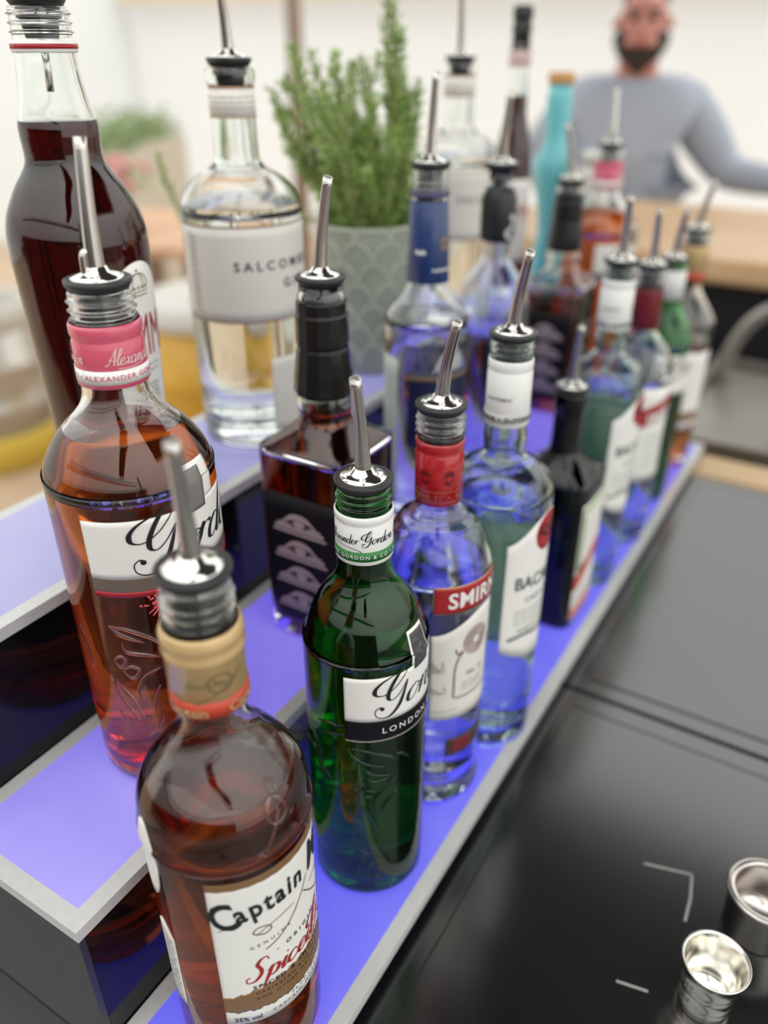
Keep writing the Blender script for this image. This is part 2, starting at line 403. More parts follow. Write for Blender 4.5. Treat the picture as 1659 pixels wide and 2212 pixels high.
bm = bmesh.new(); bbox(bm, -1.3, .75, -.13, .13, -.05, .05); rb_ = struct('trim_3', bm, darkbeam); rb_.location = (-.75, -.55, 1.78); rb_.rotation_euler.z = yaw  # unseen overhead beam, added to draw a dark strip in the bottle shoulders
bm = bmesh.new(); bbox(bm, .36, 2.45, -2.6, 2.6, 2.3, 2.34); struct('added_canopy', bm, mat('dark canopy for reflections', (.03, .03, .032), .8))  # unseen canopy, added so the near counter reflects dark instead of sky
bm = bmesh.new(); bbox(bm, -2.6, -2.5, -3.5, 3.5, ZF, .62); struct('added_wall', bm, mat('dark wall for reflections', (.03, .025, .02), .6))  # unseen low wall behind the camera, added to keep bottle reflections dark

o = tag(lathe('tent_pole', [(ZF, .045), (2.0, .045)], polewood, None, 24), 'round brown wooden pole rising behind the rosemary bush', 'pole'); o.location = (4.06, 2.97, 0)

# ---- black bar counter: two slabs side by side
def slab(x0, x1, y0, y1, label):
    o = empty('counter_slab', ((x0+x1)/2, (y0+y1)/2, -.06), label, 'counter')
    ox, oy = (x0+x1)/2, (y0+y1)/2; zt = -.022+.06
    f = box('frame', x0-ox, x1-ox, y0-oy, y1-oy, -.0, zt-.0006, M['counter'], o, .0015)
    box('inset_panel', x0+.02-ox, x1-.022-ox, y0+.02-oy, -.017-oy, zt-.004, zt, M['counter'], o, .0012)
    bm = bmesh.new(); g = .0012
    X0, X1, Y0, Y1 = x0+.02-ox, x1-.022-ox, y0+.02-oy, -.017-oy
    for a in ((X0-g, X1+g, Y1, Y1+g), (X1, X1+g, Y0, Y1), (X0-g, X0, Y0, Y1), (X0-g, X1+g, Y0-g, Y0)): bbox(bm, a[0], a[1], a[2], a[3], zt-.0006, zt-.0003)
    mesh('groove', bm, M['groove'], o, False)
    return o
sa = slab(-1.0, .4655, -.85, .352, 'black counter slab in front, the steel jiggers standing on it')
sb = slab(.4685, .995, -.85, .352, 'black counter slab beyond the seam, greyer, ending at pale wood')
mark = mat('pale scuff', (.33, .33, .32), .6)
bm = bmesh.new()
for P in ([(.307, -.122), (.316, -.1555), (.296, -.159), (.275, -.160)], [(.208, -.131), (.212, -.151)]):
    P = [(p[0]+.26725, p[1]+.249, .03825) for p in P]
    for a, b_ in zip(P[:-1], P[1:]):
        d = (Vector(b_)-Vector(a)).normalized()*.0010; n_ = Vector((-d.y, d.x, 0))
        v = [bm.verts.new(Vector(a)+n_), bm.verts.new(Vector(a)-n_), bm.verts.new(Vector(b_)-n_), bm.verts.new(Vector(b_)+n_)]; bm.faces.new(v)
mesh('scratch', bm, mark, sa, False)
bm = bmesh.new(); bbox(bm, -.9, .9, -.8, .3, ZF+.001, -.0605, bev=.004)
o = mesh('bar_cabinet', bm, M['black'], None, False); tag(o, 'black cabinet carrying the two black counter slabs', 'cabinet')
# ---- pale wood edge strip and what stands behind it
wood = mat('honey coloured wood', (.50, .30, .14), .38, noise=(5, (.62, .40, .21), .35, .7)); woodp = mat('pale wood edging', (.60, .40, .21), .4)
o = empty('service_ledge', (1.3, -.4, ZF+.001), 'black service ledge under the grey tray at the far end', 'ledge')
bm = bmesh.new(); bbox(bm, -.303, -.226, -.5, .9, 0, .928, bev=.004); ob = mesh('edge_board', bm, woodp, None, False); ob.location = (1.3, -.4, ZF+.001); tag(ob, 'pale wooden edge board closing the far end of the black counter', 'board')
box('ledge_top', -.225, .3, -.5, .9, .86, .90, M['black'], o, .003)
box('ledge_body', -.224, .29, -.49, .89, 0, .8595, M['black'], o, .003)
grey = mat('dull grey steel', (.34, .32, .29), .38, .75, noise=(4, (.22, .2, .18), .4, .7))
tr_ = empty('drip_tray', (1.33, -.22, -.0488), 'dull grey metal tray at the far end of the black counter', 'tray')
bm = bmesh.new(); bbox(bm, -.22, .22, -.42, .30, 0, .018, bev=.004); mesh('base', bm, grey, tr_, False)
bm = bmesh.new()
for a in ((-.22, .22, -.42, -.405), (-.22, .22, .285, .30), (-.22, -.205, -.405, .285), (.205, .22, -.405, .285)): bbox(bm, a[0], a[1], a[2], a[3], .0182, .034, bev=.002)
mesh('rim', bm, grey, tr_, False)
for i, (px, py) in enumerate([(-.10, -.12), (-.02, -.02), (-.08, .1)]):
    k = tag(lathe('rinse_cup', [(0, .0001), (0, .03), (.05, .036), (.05, .033), (.004, .027), (.004, .0001)], mat('smoked cup', (.06, .055, .05), .3), None, 32), ['dark cup nearest the counter end on the grey tray', 'dark cup in the middle of the grey tray', 'dark cup on the side of the grey tray towards the bottles'][i], 'cup', 'dark cups on the grey tray'); k.location = (1.33+px, -.22+py, -.0306)
hoop = empty('hoop_tap', (1.45, .050, -.0483), 'thick grey hoop shaped tap arching over the grey tray', 'tap')
bm = bmesh.new(); tube(bm, [(0, -.09+.09*math.cos(a), .019+.150*math.sin(a)) for a in [PI*i/24 for i in range(25)]], .0135, 16); mesh('arch', bm, grey, hoop)
for yy in (0, -.18):
    bm = bmesh.new(); b2 = [(math.cos(2*PI*i/20)*.022, yy+math.sin(2*PI*i/20)*.022) for i in range(20)]
    lo = [bm.verts.new((*p, .0182)) for p in b2]; hi = [bm.verts.new((*p, .026)) for p in b2]
    bm.faces.new(hi); bm.faces.new(lo[::-1])
    for i in range(20): bm.faces.new((lo[i], lo[(i+1) % 20], hi[(i+1) % 20], hi[i]))
    mesh('foot', bm, grey, hoop, False)

# ---- the three tier lit display
H, W1, W2, W3, XE = .108, .115, .234, .357, 1.06
ds = empty('lit_bottle_display', (.53, .18, -.0215), 'three step black bottle stand with purple blue lit acrylic treads', 'display stand')
def tread(name, y0, y1, z, m):
    e = .0105; tk = .0085
    o = box(name, e-.53, XE-e-.53, y0+e-.18, y1-e-.18, z-tk+.0215, z+.0215, m, ds)
    bm = bmesh.new(); zt = z+.0215; 
    X0, X1, Y0, Y1 = -.53, XE-.53, y0-.18, y1-.18
    for a in ((X0, X1, Y0, Y0+e), (X0, X1, Y1-e, Y1), (X0, X0+e, Y0+e, Y1-e), (X1-e, X1, Y0+e, Y1-e)): bbox(bm, a[0], a[1], a[2], a[3], zt-tk, zt)
    bmesh.ops.remove_doubles(bm, verts=bm.verts, dist=1e-5)
    mesh('frosted_edge', bm, M['lip'], o, False)
    return o
tread('lit_tread', 0, W1, 0, M['led1']); tread('lit_tread', W1, W2, H, M['led2']); tread('lit_tread', W2, W3, 2*H, M['led3'])
def dbox(name, x0, x1, y0, y1, z0, z1, m): return box(name, x0-.53, x1-.53, y0-.18, y1-.18, z0+.0215, z1+.0215, m, ds)
dbox('front_board', .002, XE-.002, .002, .006, -.0212, -.009, M['blackgloss'])
dbox('riser', .005, XE-.005, W1+.001, W1+.006, -.0212, H-.009, M['blackgloss'])
dbox('riser', .005, XE-.005, W2+.001, W2+.006, H-.0085, 2*H-.009, M['blackgloss'])
dbox('back_board', .005, XE-.005, W3-.007, W3-.002, -.0212, 2*H-.009, M['blackgloss'])
for xa, xb in ((.0008, .005), (XE-.005, XE-.0008)):
    bm = bmesh.new()
    for y0, y1, zt in ((.001, W1+.0015, -.009), (W1+.0015, W2+.0015, H-.009), (W2+.0015, W3-.001, 2*H-.009)): bbox(bm, xa-.53, xb-.53, y0-.18, y1-.18, 0.0003, zt+.0215)
    bmesh.ops.remove_doubles(bm, verts=bm.verts, dist=1e-5)
    mesh('end_panel', bm, M['endpanel'], ds, False)

# ================================================================== BOTTLES
G1 = 'spirit bottles standing on the lit display'
def collar(b, name, L, m, parent=None, seg=56):
    """sleeve around the neck; L = [(z, outer r)]"""
    bm = bmesh.new(); P = L + [(z, max(r-.0007, b.rad(z)+.0001)) for z, r in L[::-1]]
    rings = [[bm.verts.new((r*math.cos(2*PI*j/seg), r*math.sin(2*PI*j/seg), z)) for j in range(seg)] for z, r in P]
    for i in range(len(rings)):
        a, c = rings[i], rings[(i+1) % len(rings)]
        for j in range(seg): bm.faces.new((a[j], a[(j+1) % seg], c[(j+1) % seg], c[j]))
    bmesh.ops.recalc_face_normals(bm, faces=bm.faces)
    return mesh(name, bm, m, parent or b.root)
def scribble(bm, x, y, w_, h, n=6, wd=.0005):
    P = []
    for i in range(n*2+1): P.append((x+w_*i/(n*2), y+(h if i % 2 else 0)*(0.7+.3*math.sin(i*2.1))))
    ribbon(bm, P, wd*.6, wd*1.4, 3)
def lines(bm, x, y, w_, n, dy, h=.0006, rnd=random.Random(3)):
    for i in range(n):
        xx = x
        while xx < x+w_*.93:
            l = rnd.uniform(.002, .006); quad(bm, xx, min(xx+l, x+w_), y-i*dy, y-i*dy+h, step=.003); xx += l+.0012

mint = fabric.copy(); mint.name = 'translucent mint printed label back'
for n_ in mint.node_tree.nodes:
    if n_.type == 'BSDF_PRINCIPLED': n_.inputs['Base Color'].default_value = (.74, .93, .80, 1)
    if n_.type == 'BSDF_TRANSLUCENT': n_.inputs[0].default_value = (.78, .97, .84, 1)
# ---- 1 spiced rum, nearest
b = Bottle('rum_bottle', 'amber spiced rum bottle with tan and red neck, nearest the camera', .062, .055, 0,
    [(0, .036, 2, 1), (.0025, .0398), (.010, .0415), (.05, .0420), (.12, .0422), (.172, .0426), (.182, .0427), (.1835, .0436, 2, 1), (.1865, .0438, 2, 1), (.188, .0428, 2, 1), (.196, .0425), (.205, .0412), (.213, .0378), (.222, .0318), (.230, .0258), (.237, .0205), (.244, .0170), (.252, .0158), (.262, .0156, 2, 1)]
    + [(.297, .0156, 2, 1)] + thread(.3, .316, .0152, 3) + [(.3175, .0152, 2, 1), (.3215, .0150, 2, 1)], M['clear'], liquid=.214, liqm=M['rum'], group=G1)
cap = collar(b, 'neck_cap', [(.2575, .0175), (.2578, .0179), (.286, .0180), (.2868, .0186), (.2885, .0189), (.2902, .0183), (.2925, .0181), (.294, .0188), (.2968, .0189), (.2985, .0180), (.3005, .0174)], M['tan'])
b.patch('red_band', -180, 180, .2576, .2665, M['orangered'], cap, off=.0026, na=72, nz=2, top=lambda u: .2665+.0004*math.sin(u*60))
bm = bmesh.new(); text(bm, 'Captain', .0055, -.021, 0, sx=.8, bold=.02); text(bm, 'Captain', .0055, .006, 0, sx=.8, bold=.02); b.art('red_lettering', bm, -132, .2593, M['tan'], cap, off=.0031)
bm = bmesh.new(); disc(bm, .004, .009, .0052, 24, r0=.0046); scribble(bm, -.009, .008, .009, .0025, 4); ribbon(bm, [(-.006, .000), (.0, .002), (.009, .008), (.014, .013)], .0005, .0008); scribble(bm, .001, .0075, .006, .004, 3)
b.art('crest', bm, -132, .268, mat('olive ink', (.16, .13, .06), .5), cap, off=.0031)
pourer(b.root, .327, (-.0091, -.0077, .0629))
lab = b.patch('front_label', -154, -26, .060, .177, M['paper'], nz=16)
tear = lambda u: .0905+.0010*math.sin(u*41)+.0006*math.sin(u*97)+.001*math.sin(u*13)
b.patch('brown_band', -154, -26, .172, .1772, M['brown'], lab, off=.0006, top=lambda u: .1773, bot=lambda u: .1725+.0002*math.sin(u*80))
b.patch('torn_brown_band', -154, -26, .072, .09, M['brown'], lab, off=.0006, na=100, top=lambda u: .0835+.009*math.sin(PI*u)+.0007*math.sin(u*81)+.0004*math.sin(u*197), bot=lambda u: .0712+.0006*math.sin(u*63)+.0004*math.sin(u*151))
bm = bmesh.new()
ky = lambda x: -.0065*(x/.045)**2
x0 = -.045
for ch, wd, hh in (('C', .0118, .0175), ('a', .0078, .0118), ('p', .0085, .0118), ('t', .0062, .0118), ('a', .0078, .0118), ('i', .0045, .0118), ('n', .0090, .0118), (' ', .004, 1), ('M', .0125, .0170), ('o', .0078, .0118), ('r', .0062, .0118), ('g', .0082, .0118), ('a', .0078, .0118), ('n', .009, .0118)):
    if ch != ' ':
        yy = .1500+ky(x0+wd/2)-(.0035 if ch == 'C' else 0)
        text(bm, ch, hh*1.16, x0, yy, sx=.70, bold=.034, rot=-.29*(x0+wd/2)/.045, slices=True)
        ribbon(bm, [(x0+wd*.05, yy+.0002), (x0+wd*.2, yy+.0009), (x0+wd*.3, yy+.0030)], .0003, .0010)
    x0 += wd*.90
text(bm, 'GENUINE', .0024, -.030, .1235, gap=1.9, rot=.12); text(bm, '- ORIGINAL -', .0031, -.0165, .1135, gap=1.75, bold=.02, rot=.0)
b.art('black_lettering', bm, -90, 0, M['ink'], lab, off=.0007) if False else None
def art2(bmx, name, m, zoff=0, a0=-90, par=None, off=.0007):
    for v in bmx.verts:
        x, y = v.co.x, v.co.y; v.co = b.pt(a0+math.degrees(x/.0422), y+zoff, off)
    return mesh(name, bmx, m, par or lab, smooth=False)
art2(bm, 'black_lettering', M['ink'])
bm = bmesh.new(); script(bm, 'Spiced', .0072, -.0345, .0965, wmin=.10, wmax=.30, shear=.3); script(bm, 'Gold', .0072, .004, .0985, wmin=.10, wmax=.30, shear=.3)
art2(bm, 'red_lettering', M['redink'])
bm = bmesh.new(); text(bm, 'SPICED & SMOOTH', .0030, -.031, .0895, gap=1.35, bold=.03, sx=1.1); text(bm, 'CARIBBEAN RUM WITH SPICE', .0023, -.030, .0845, gap=1.5); text(bm, 'AND OTHER NATURAL FLAVOURS', .0023, -.030, .0798, gap=1.5)
text(bm, '35% vol', .0036, -.043, .0625, sx=.95, bold=.015); text(bm, 'CAPTAIN MORGAN RUM CO', .0021, -.022, .0638, gap=1.6, sx=1.1); text(bm, 'PRODUCED BY', .0021, -.010, .0678, gap=1.6, sx=1.1)
art2(bm, 'small_lettering', M['ink'])
bm = bmesh.new()   # crossed cutlasses
for P, w1, w2 in (([(-.026, .1335), (-.020, .137), (-.010, .1395), (-.004, .1400)], .0005, .0009), ([(-.026, .1345), (-.0275, .1365), (-.0245, .1390), (-.0195, .1378), (-.0180, .1345), (-.0215, .1325), (-.026, .1345)], .0007, .0007),
                  ([(-.022, .1195), (-.014, .1235), (-.006, .1305), (.002, .1400), (.008, .149)], .0007, .0012), ([(.028, .1195), (.020, .1235), (.012, .1305), (.004, .1400)], .0007, .0012), ([(.030, .1345), (.0255, .1325), (.022, .1345), (.0235, .138), (.0285, .139), (.030, .1345)], .0007, .0007), ([(.010, .1395), (.020, .137), (.027, .1345)], .0005, .0009)):
    ribbon(bm, P, w1, w2)
art2(bm, 'cutlasses', M['brown'])
bl = b.patch('back_label', 150, 171, .060, .128, M['paper'], bot=lambda u: .060, top=lambda u: .118+.010*math.sin(PI*min(1, (1-u)*.9)), nz=10)
bm = bmesh.new(); lines(bm, -.006, .118, .0125, 18, .003, .0005)
for v in bm.verts: v.co = b.pt(160.5+math.degrees(v.co.x/.0422), v.co.y-.003, .0007)
mesh('small_lettering', bm, M['ink'], bl, False)
up_ = b.patch('oval_label', 146, 170, .15, .205, M['paper'], top=lambda u: .176+.0265*math.sqrt(max(0, 1-(2*u-1)**2)), bot=lambda u: .176-.0265*math.sqrt(max(0, 1-(2*u-1)**2)), na=14)
relief(b, [[(-112, .190+.0), (-106, .198), (-100, .206), (-96, .212)], [(-120, .187), (-112, .193)], [(-118, .192), (-112, .187)]] + [[(-99+7.5*math.cos(k*PI/6), .2085+.0062*math.sin(k*PI/6)) for k in range(13)], [(-93, .214), (-90, .221)], [(-97, .215), (-95, .223)]], M['clear'], .0009)
rumb = b

# ---- 2 green gin, in focus
b = Bottle('gin_bottle', 'dark green gin bottle with white neck band, second in the front row', .195, .055, 0,
    [(0, .0335, 2, 1), (.0025, .0368), (.009, .0384), (.02, .0389), (.19, .0391), (.2035, .0390), (.2065, .0384), (.210, .0372), (.219, .0345), (.2275, .0312), (.235, .0268), (.242, .0212), (.248, .0178), (.255, .0161), (.264, .0157, 2, 1), (.2865, .0157, 2, 1)]
    + thread(.290, .303, .0148, 3, .0013) + [(.3035, .0150, 2, 1), (.3058, .0148, 2, 1)], M['green'], liquid=.226, liqm=M['water'], group=G1)
cap = collar(b, 'neck_cap', [(.2628, .0165), (.2632, .0168), (.2862, .0168), (.2872, .0163), (.2882, .0163), (.2895, .0170), (.2925, .0171), (.2935, .0166)], M['whitecap'])
b.patch('green_band', -180, 180, .2655, .2718, M['greenink'], cap, off=.0013, na=72, nz=1)
bm = bmesh.new(); text(bm, 'ALEXANDER GORDON & CO \u2022 ALEXANDER GORDON & CO', .0024, -.0445, .2675, gap=1.28, bold=.01)
for v in bm.verts: v.co = b.pt(-128+math.degrees(v.co.x/.0157)*.93, v.co.y, .0016)
mesh('band_lettering', bm, M['white'], cap, False)
bm = bmesh.new(); script(bm, 'Alexander', .0028, -.020, .2773, wmin=.09, wmax=.22, shear=.25, sxx=.8); script(bm, 'Gordon', .0031, .0030, .2773, wmin=.10, wmax=.24, shear=.25, sxx=.85); script(bm, 'Alexander', .0028, .024, .2773, wmin=.09, wmax=.22, shear=.25, sxx=.8)
ribbon(bm, [(-.014, .2755), (-.006, .2748), (.001, .2735), (.0035, .2718)], .0003, .0005)
for v in bm.verts: v.co = b.pt(-164+math.degrees(v.co.x/.0165), v.co.y, .0016)
mesh('signature', bm, M['ink'], cap, False)
pourer(b.root, .311, (-.0138, -.0047, .0623))
lab = b.patch('front_label', -167, -13, .1655, .1992, M['paper'], na=60)
blk = b.patch('black_band', -167, -13, .1517, .1657, M['darklabel'], lab, off=.00035, na=60)
b.patch('fine_line', -167, -13, .1492, .1499, M['mauve'], lab, off=.0003, na=60, nz=1)
tb = b.patch('label_tab', -103, -77, .199, .2215, M['paper'], lab, off=.0003)
b.patch('crest_panel', -100.5, -79.5, .1965, .2195, mat('charcoal crest panel', (.05, .05, .055), .4, noise=(300, (.10, .10, .10), .5, .6)), lab, off=.0007)
bm = bmesh.new(); script(bm, "Gordon's", .0108, -.0362, .1745, shear=.42, wmin=.055, wmax=.24, sxx=.92)
for v in bm.verts: v.co = b.pt(-90+math.degrees(v.co.x/.039), v.co.y, .0007)
mesh('script_lettering', bm, M['ink'], lab, False)
bm = bmesh.new(); text(bm, 'LONDON DRY GIN', .0046, -.030, .1560, gap=1.42, bold=.004)
for v in bm.verts: v.co = b.pt(-90+math.degrees(v.co.x/.039), v.co.y, .0009)
mesh('white_lettering', bm, M['white'], blk, False)
GREEN = [[(-166, 0.1427), (-147, 0.1408), (-123, 0.1322), (-118, 0.1193), (-118, 0.113)], [(-166, 0.142), (-160, 0.1354), (-150, 0.1308), (-130, 0.1255)], [(-150, 0.1253), (-143, 0.1211), (-123, 0.1171)], [(-148, 0.117), (-141, 0.1141), (-128, 0.1157)], [(-118, 0.1138), (-130, 0.1079), (-140, 0.099), (-142, 0.0875), (-139, 0.0699)], [(-119, 0.1027), (-130, 0.0938), (-136, 0.0849)], [(-160, 0.1003), (-164, 0.0895), (-160, 0.0793), (-148, 0.0719)], [(-160, 0.1003), (-154, 0.0918), (-143, 0.0791), (-137, 0.0679)], [(-161, 0.0704), (-157, 0.0631), (-158, 0.0541), (-152, 0.0474), (-143, 0.0444)], [(-161, 0.1116), (-156, 0.1138), (-151, 0.1117), (-153, 0.1076), (-159, 0.107), (-161, 0.1116)], [(-151, 0.106), (-142, 0.1058), (-142, 0.1017), (-150, 0.1011), (-151, 0.106)], [(-120, 0.1336), (-114, 0.1333), (-105, 0.1261)], [(161, 0.1555), (174, 0.1589), (184, 0.1587), (191, 0.1607)], [(163, 0.1466), (174, 0.1493), (183, 0.1512), (192, 0.1529)], [(129, 0.1233), (152, 0.1295), (159, 0.1203), (170, 0.1049)], [(150, 0.1424), (159, 0.1361), (166, 0.1192), (179, 0.1065)]]
PINK = [[(-164, 0.1276), (-150, 0.1256), (-135, 0.119), (-126, 0.1093)], [(-164, 0.1276), (-156, 0.122), (-140, 0.1163)], [(-156, 0.1164), (-154, 0.1099), (-141, 0.1075), (-131, 0.1048)], [(-131, 0.0979), (-144, 0.0915), (-150, 0.0834), (-150, 0.0737)], [(-166, 0.091), (-164, 0.0831), (-156, 0.0733), (-149, 0.0564)], [(-166, 0.0897), (-169, 0.082), (-162, 0.0689), (-151, 0.0538)], [(-165, 0.1029), (-159, 0.106), (-156, 0.1018), (-161, 0.0977), (-165, 0.1029)], [(-160, 0.0956), (-152, 0.0991), (-147, 0.0957), (-153, 0.0904), (-160, 0.0956)], [(-135, 0.0639), (-140, 0.052), (-151, 0.0435)], [(-169, 0.0624), (-163, 0.0524), (-163, 0.0435)], [(-195, 0.119), (-191, 0.1083), (-187, 0.0911)], [(-134, 0.0844), (-139, 0.0767), (-142, 0.0624)], [(-120, .127), (-112, .12), (-108, .108)], [(-100, .125), (-104, .112), (-112, .10)], [(-118, .09), (-108, .08), (-100, .066)]]
relief(b, GREEN, M['green'], .0012)
rr = random.Random(5)
bm = bmesh.new()
for i in range(12):
    a, z = -150+rr.uniform(-8, 14), .030+rr.uniform(-.012, .012); p = b.pt(a, z, -.0004)
    bmesh.ops.create_icosphere(bm, subdivisions=2, radius=.0013, matrix=Matrix.Translation(p))
mesh('raised_berries', bm, M['green'], b.root)

# ---- 3 clear vodka with red neck
b = Bottle('vodka_bottle', 'clear vodka bottle with bright red neck, standing behind the dark green gin', .287, .055, 0,
    [(0, .0375, 2, 1), (.0025, .0395), (.010, .0400), (.026, .0399), (.034, .0388), (.04, .0386), (.19, .0394), (.205, .0394), (.213, .0386), (.2225, .0362), (.231, .0325), (.238, .0285), (.2415, .0265, 2, 1), (.243, .0205, 2, 1), (.2455, .0196), (.248, .0182), (.252, .0160), (.258, .0153, 2, 1), (.297, .0150, 2, 1)]
    + thread(.3015, .316, .0148, 3, .0014) + [(.3165, .0150, 2, 1), (.3185, .0148, 2, 1)], M['clear'], t=.003, base=.020, liquid=.206, liqm=M['water'], group=G1)
cap = collar(b, 'neck_cap', [(.2560, .0155), (.2563, .0159), (.2905, .0160), (.2915, .0154), (.2935, .0152), (.2955, .0160), (.2985, .0161), (.3000, .0156)], M['red'])
bm = bmesh.new(); quad(bm, -.05, .05, .2593, .2597); quad(bm, -.05, .05, .2670, .2674); text(bm, 'NUMBER 21  \u2022  NUMBER 21  \u2022  NUMBER 21', .0036, -.044, .2613, gap=1.15)
for v in bm.verts: v.co = b.pt(-90+math.degrees(v.co.x/.0158), v.co.y, .0012)
mesh('gold_print', bm, mat('dull gold print', (.42, .16, .07), .4), cap, False)
bm = bmesh.new()
for xx in (-.0265, -.0105, .0055):
    for k in range(9):
        a = R(25+k*16.5); ribbon(bm, [(xx+.0022*math.cos(a), .2762+.0022*math.sin(a)), (xx+.0044*math.cos(a), .2765+.0062*math.sin(a))], .0005, .0011)
    for k in range(7):
        a = R(200+k*23); ribbon(bm, [(xx+.0018*math.cos(a), .2762+.002*math.sin(a)), (xx+.004*math.cos(a), .2765+.0052*math.sin(a))], .0005, .0009)
for v in bm.verts: v.co = b.pt(-90+math.degrees(v.co.x/.0158), v.co.y, .0012)
mesh('black_emblem', bm, mat('dark red emblem', (.10, .008, .01), .4), cap, False)
pourer(b.root, .323, (-.0150, -.0160, .058))
rd = b.patch('red_name_panel', -153, -27, .187, .2075, M['redink'], na=50)
b.patch('gold_edge', -154, -26, .1862, .2083, M['gold'], rd, off=.00015, na=50, th=.0001)
bm = bmesh.new(); text(bm, 'SMIRNOFF', .0125, -.0345, .1912, bold=.03, sx=.92, gap=1.05)
for v in bm.verts: v.co = b.pt(-90+math.degrees(v.co.x/.040), v.co.y, .0007)
mesh('white_lettering', bm, M['white'], rd, False)
lab = b.patch('front_label', -155, -25, .088, .168, M['paperc'], na=40, nz=12, top=lambda u: .168+.016*math.sin(PI*u)**2, bot=lambda u: .0905)
bm = bmesh.new(); ribbon(bm, [(-.018, .155), (-.016, .150), (-.012, .152), (-.016, .145), (-.018, .135), (-.018, .120), (-.018, .112), (-.014, .110), (0, .110), (.014, .110), (.018, .112), (.018, .13), (.018, .152)], .0012, .0012)
for k in range(6): disc(bm, 0, .158, .004+.0016*k, 24, r0=.0034+.0016*k)
for v in bm.verts: v.co = b.pt(-103+math.degrees(v.co.x/.040), v.co.y, .0007)
mesh('maroon_frame', bm, mat('maroon ink', (.16, .03, .04), .5), lab, False)
bm = bmesh.new(); text(bm, 'No. 21', .0046, -.008, .128, bold=.01); lines(bm, -.012, .122, .024, 3, .003); scribble(bm, -.036, .135, .010, .012, 4); scribble(bm, -.036, .115, .012, .008, 4)
for k in range(9): ribbon(bm, [(-.040+.003*k, .098+.001*math.sin(k)), (-.039+.003*k, .100), (-.038+.003*k, .098)], .0003, .0005)
for v in bm.verts: v.co = b.pt(-103+math.degrees(v.co.x/.040), v.co.y, .0007)
mesh('grey_ornament', bm, M['inkgrey'], lab, False)
lw = b.patch('lower_label', -135, -60, .052, .070, mat('dark brown label', (.05, .035, .03), .4), na=30)
b.patch('red_panel', -127, -100, .0545, .0675, mat('dull maroon', (.18, .02, .025), .4), lw, off=.0006)

# ---- 4 and 6 pale aqua rum bottles
def aqua(label, x, y, top, tip, liq, fine=True):
    k = top/.352
    b = Bottle('white_rum_bottle', label, x, y, 0,
        [(0, .0370, 2, 1), (.0025, .0386), (.010, .0393), (.10*k, .0393), (.222*k, .0394), (.232*k, .0389), (.240*k, .0373), (.247*k, .0345), (.2525*k, .0285), (.2565*k, .0215), (.260*k, .0168), (.266*k, .0150), (.272*k, .0156, 2, 1), (.277*k, .0158, 2, 1), (.284*k, .0148), (.333*k, .0144, 2, 1)]
        + thread(.336*k, .345*k, .0144, 2, .0011) + [(.3455*k, .0146, 2, 1), (top-.0055, .0144, 2, 1)], M['aqua'], liquid=.222*k, liqm=M['water'], group=G1)
    cap = collar(b, 'neck_cap', [(.2865*k, .0157), (.2868*k, .0160), (.325*k, .0158), (.3258*k, .0153), (.3275*k, .0153), (.3285*k, .0158), (.3335*k, .0157), (.3345*k, .0152)], M['whitecap'])
    b.patch('grey_band', -180, 180, .2905*k, .2965*k, mat('grey print band', (.55, .55, .55), .4), cap, off=.0018, na=60, nz=1)
    bm = bmesh.new(); text(bm, 'SUPERIOR \u2022 SUPERIOR \u2022 SUPERIOR', .0035, -.046, .2918*k, gap=1.15, bold=.02); script(bm, 'oooranoo', .0022, -.030, .307*k, wmin=.1, wmax=.2); script(bm, 'oooranoo', .0022, .004, .307*k, wmin=.1, wmax=.2)
    for v in bm.verts: v.co = b.pt(-105+math.degrees(v.co.x/.0155), v.co.y, .0021)
    mesh('neck_print', bm, M['ink'], cap, False)
    pourer(b.root, top, tip)
    lab = b.patch('front_label', -146, -34, .096*k, .205*k, M['paper'], na=40, nz=12, top=lambda u: (.203+.022*math.sin(PI*u)**1.5)*k, bot=lambda u: (.104-.012*math.sin(PI*u))*k)
    b.patch('back_label', -48, 96, .075*k, .218*k, mint, na=48)
    rd = b.patch('red_roundel', -112, -68, .19*k, .22*k, M['redink'], lab, off=.0006, na=24, top=lambda u: (.208+.0165*math.sqrt(max(0, 1-(2*u-1)**2)))*k, bot=lambda u: (.208-.0165*math.sqrt(max(0, 1-(2*u-1)**2)))*k)
    bm = bmesh.new()
    for s_ in (-1, 1): ribbon(bm, [(0, .208), (s_*.004, .214), (s_*.009, .213), (s_*.011, .207), (s_*.006, .208), (s_*.003, .204), (0, .203)], .0012, .0030)
    for v in bm.verts: v.co = b.pt(-90+math.degrees(v.co.x/.0412), v.co.y*k, .0011)
    mesh('winged_emblem', bm, M['ink'], rd, False)
    bm = bmesh.new(); text(bm, 'BACARD\u00cd', .0115, -.032, .163, bold=.012, sx=.86); text(bm, 'CARTA BLANCA', .0046, -.021, .150, gap=1.2); lines(bm, -.03, .142, .06, 4, .004); text(bm, 'SUPERIOR WHITE RUM', .0034, -.026, .122, gap=1.1)
    ribbon(bm, [(-.034, .1155), (-.018, .1185), (0, .1165), (.016, .1195), (.034, .1175)], .0024, .0034)
    for v in bm.verts: v.co = b.pt(-90+math.degrees(v.co.x/.0412), v.co.y*k, .0008)
    mesh('black_lettering', bm, M['ink'], lab, False)
    return b
aqua('pale aqua white rum bottle between the red necked vodka and the square dark green bottle', .366, .0425, .350, (-.020, -.015, .058), .205)
aqua('pale aqua white rum bottle right behind the square dark green bottle', .636, .049, .347, (-.0190, -.0049, .0580), .19)

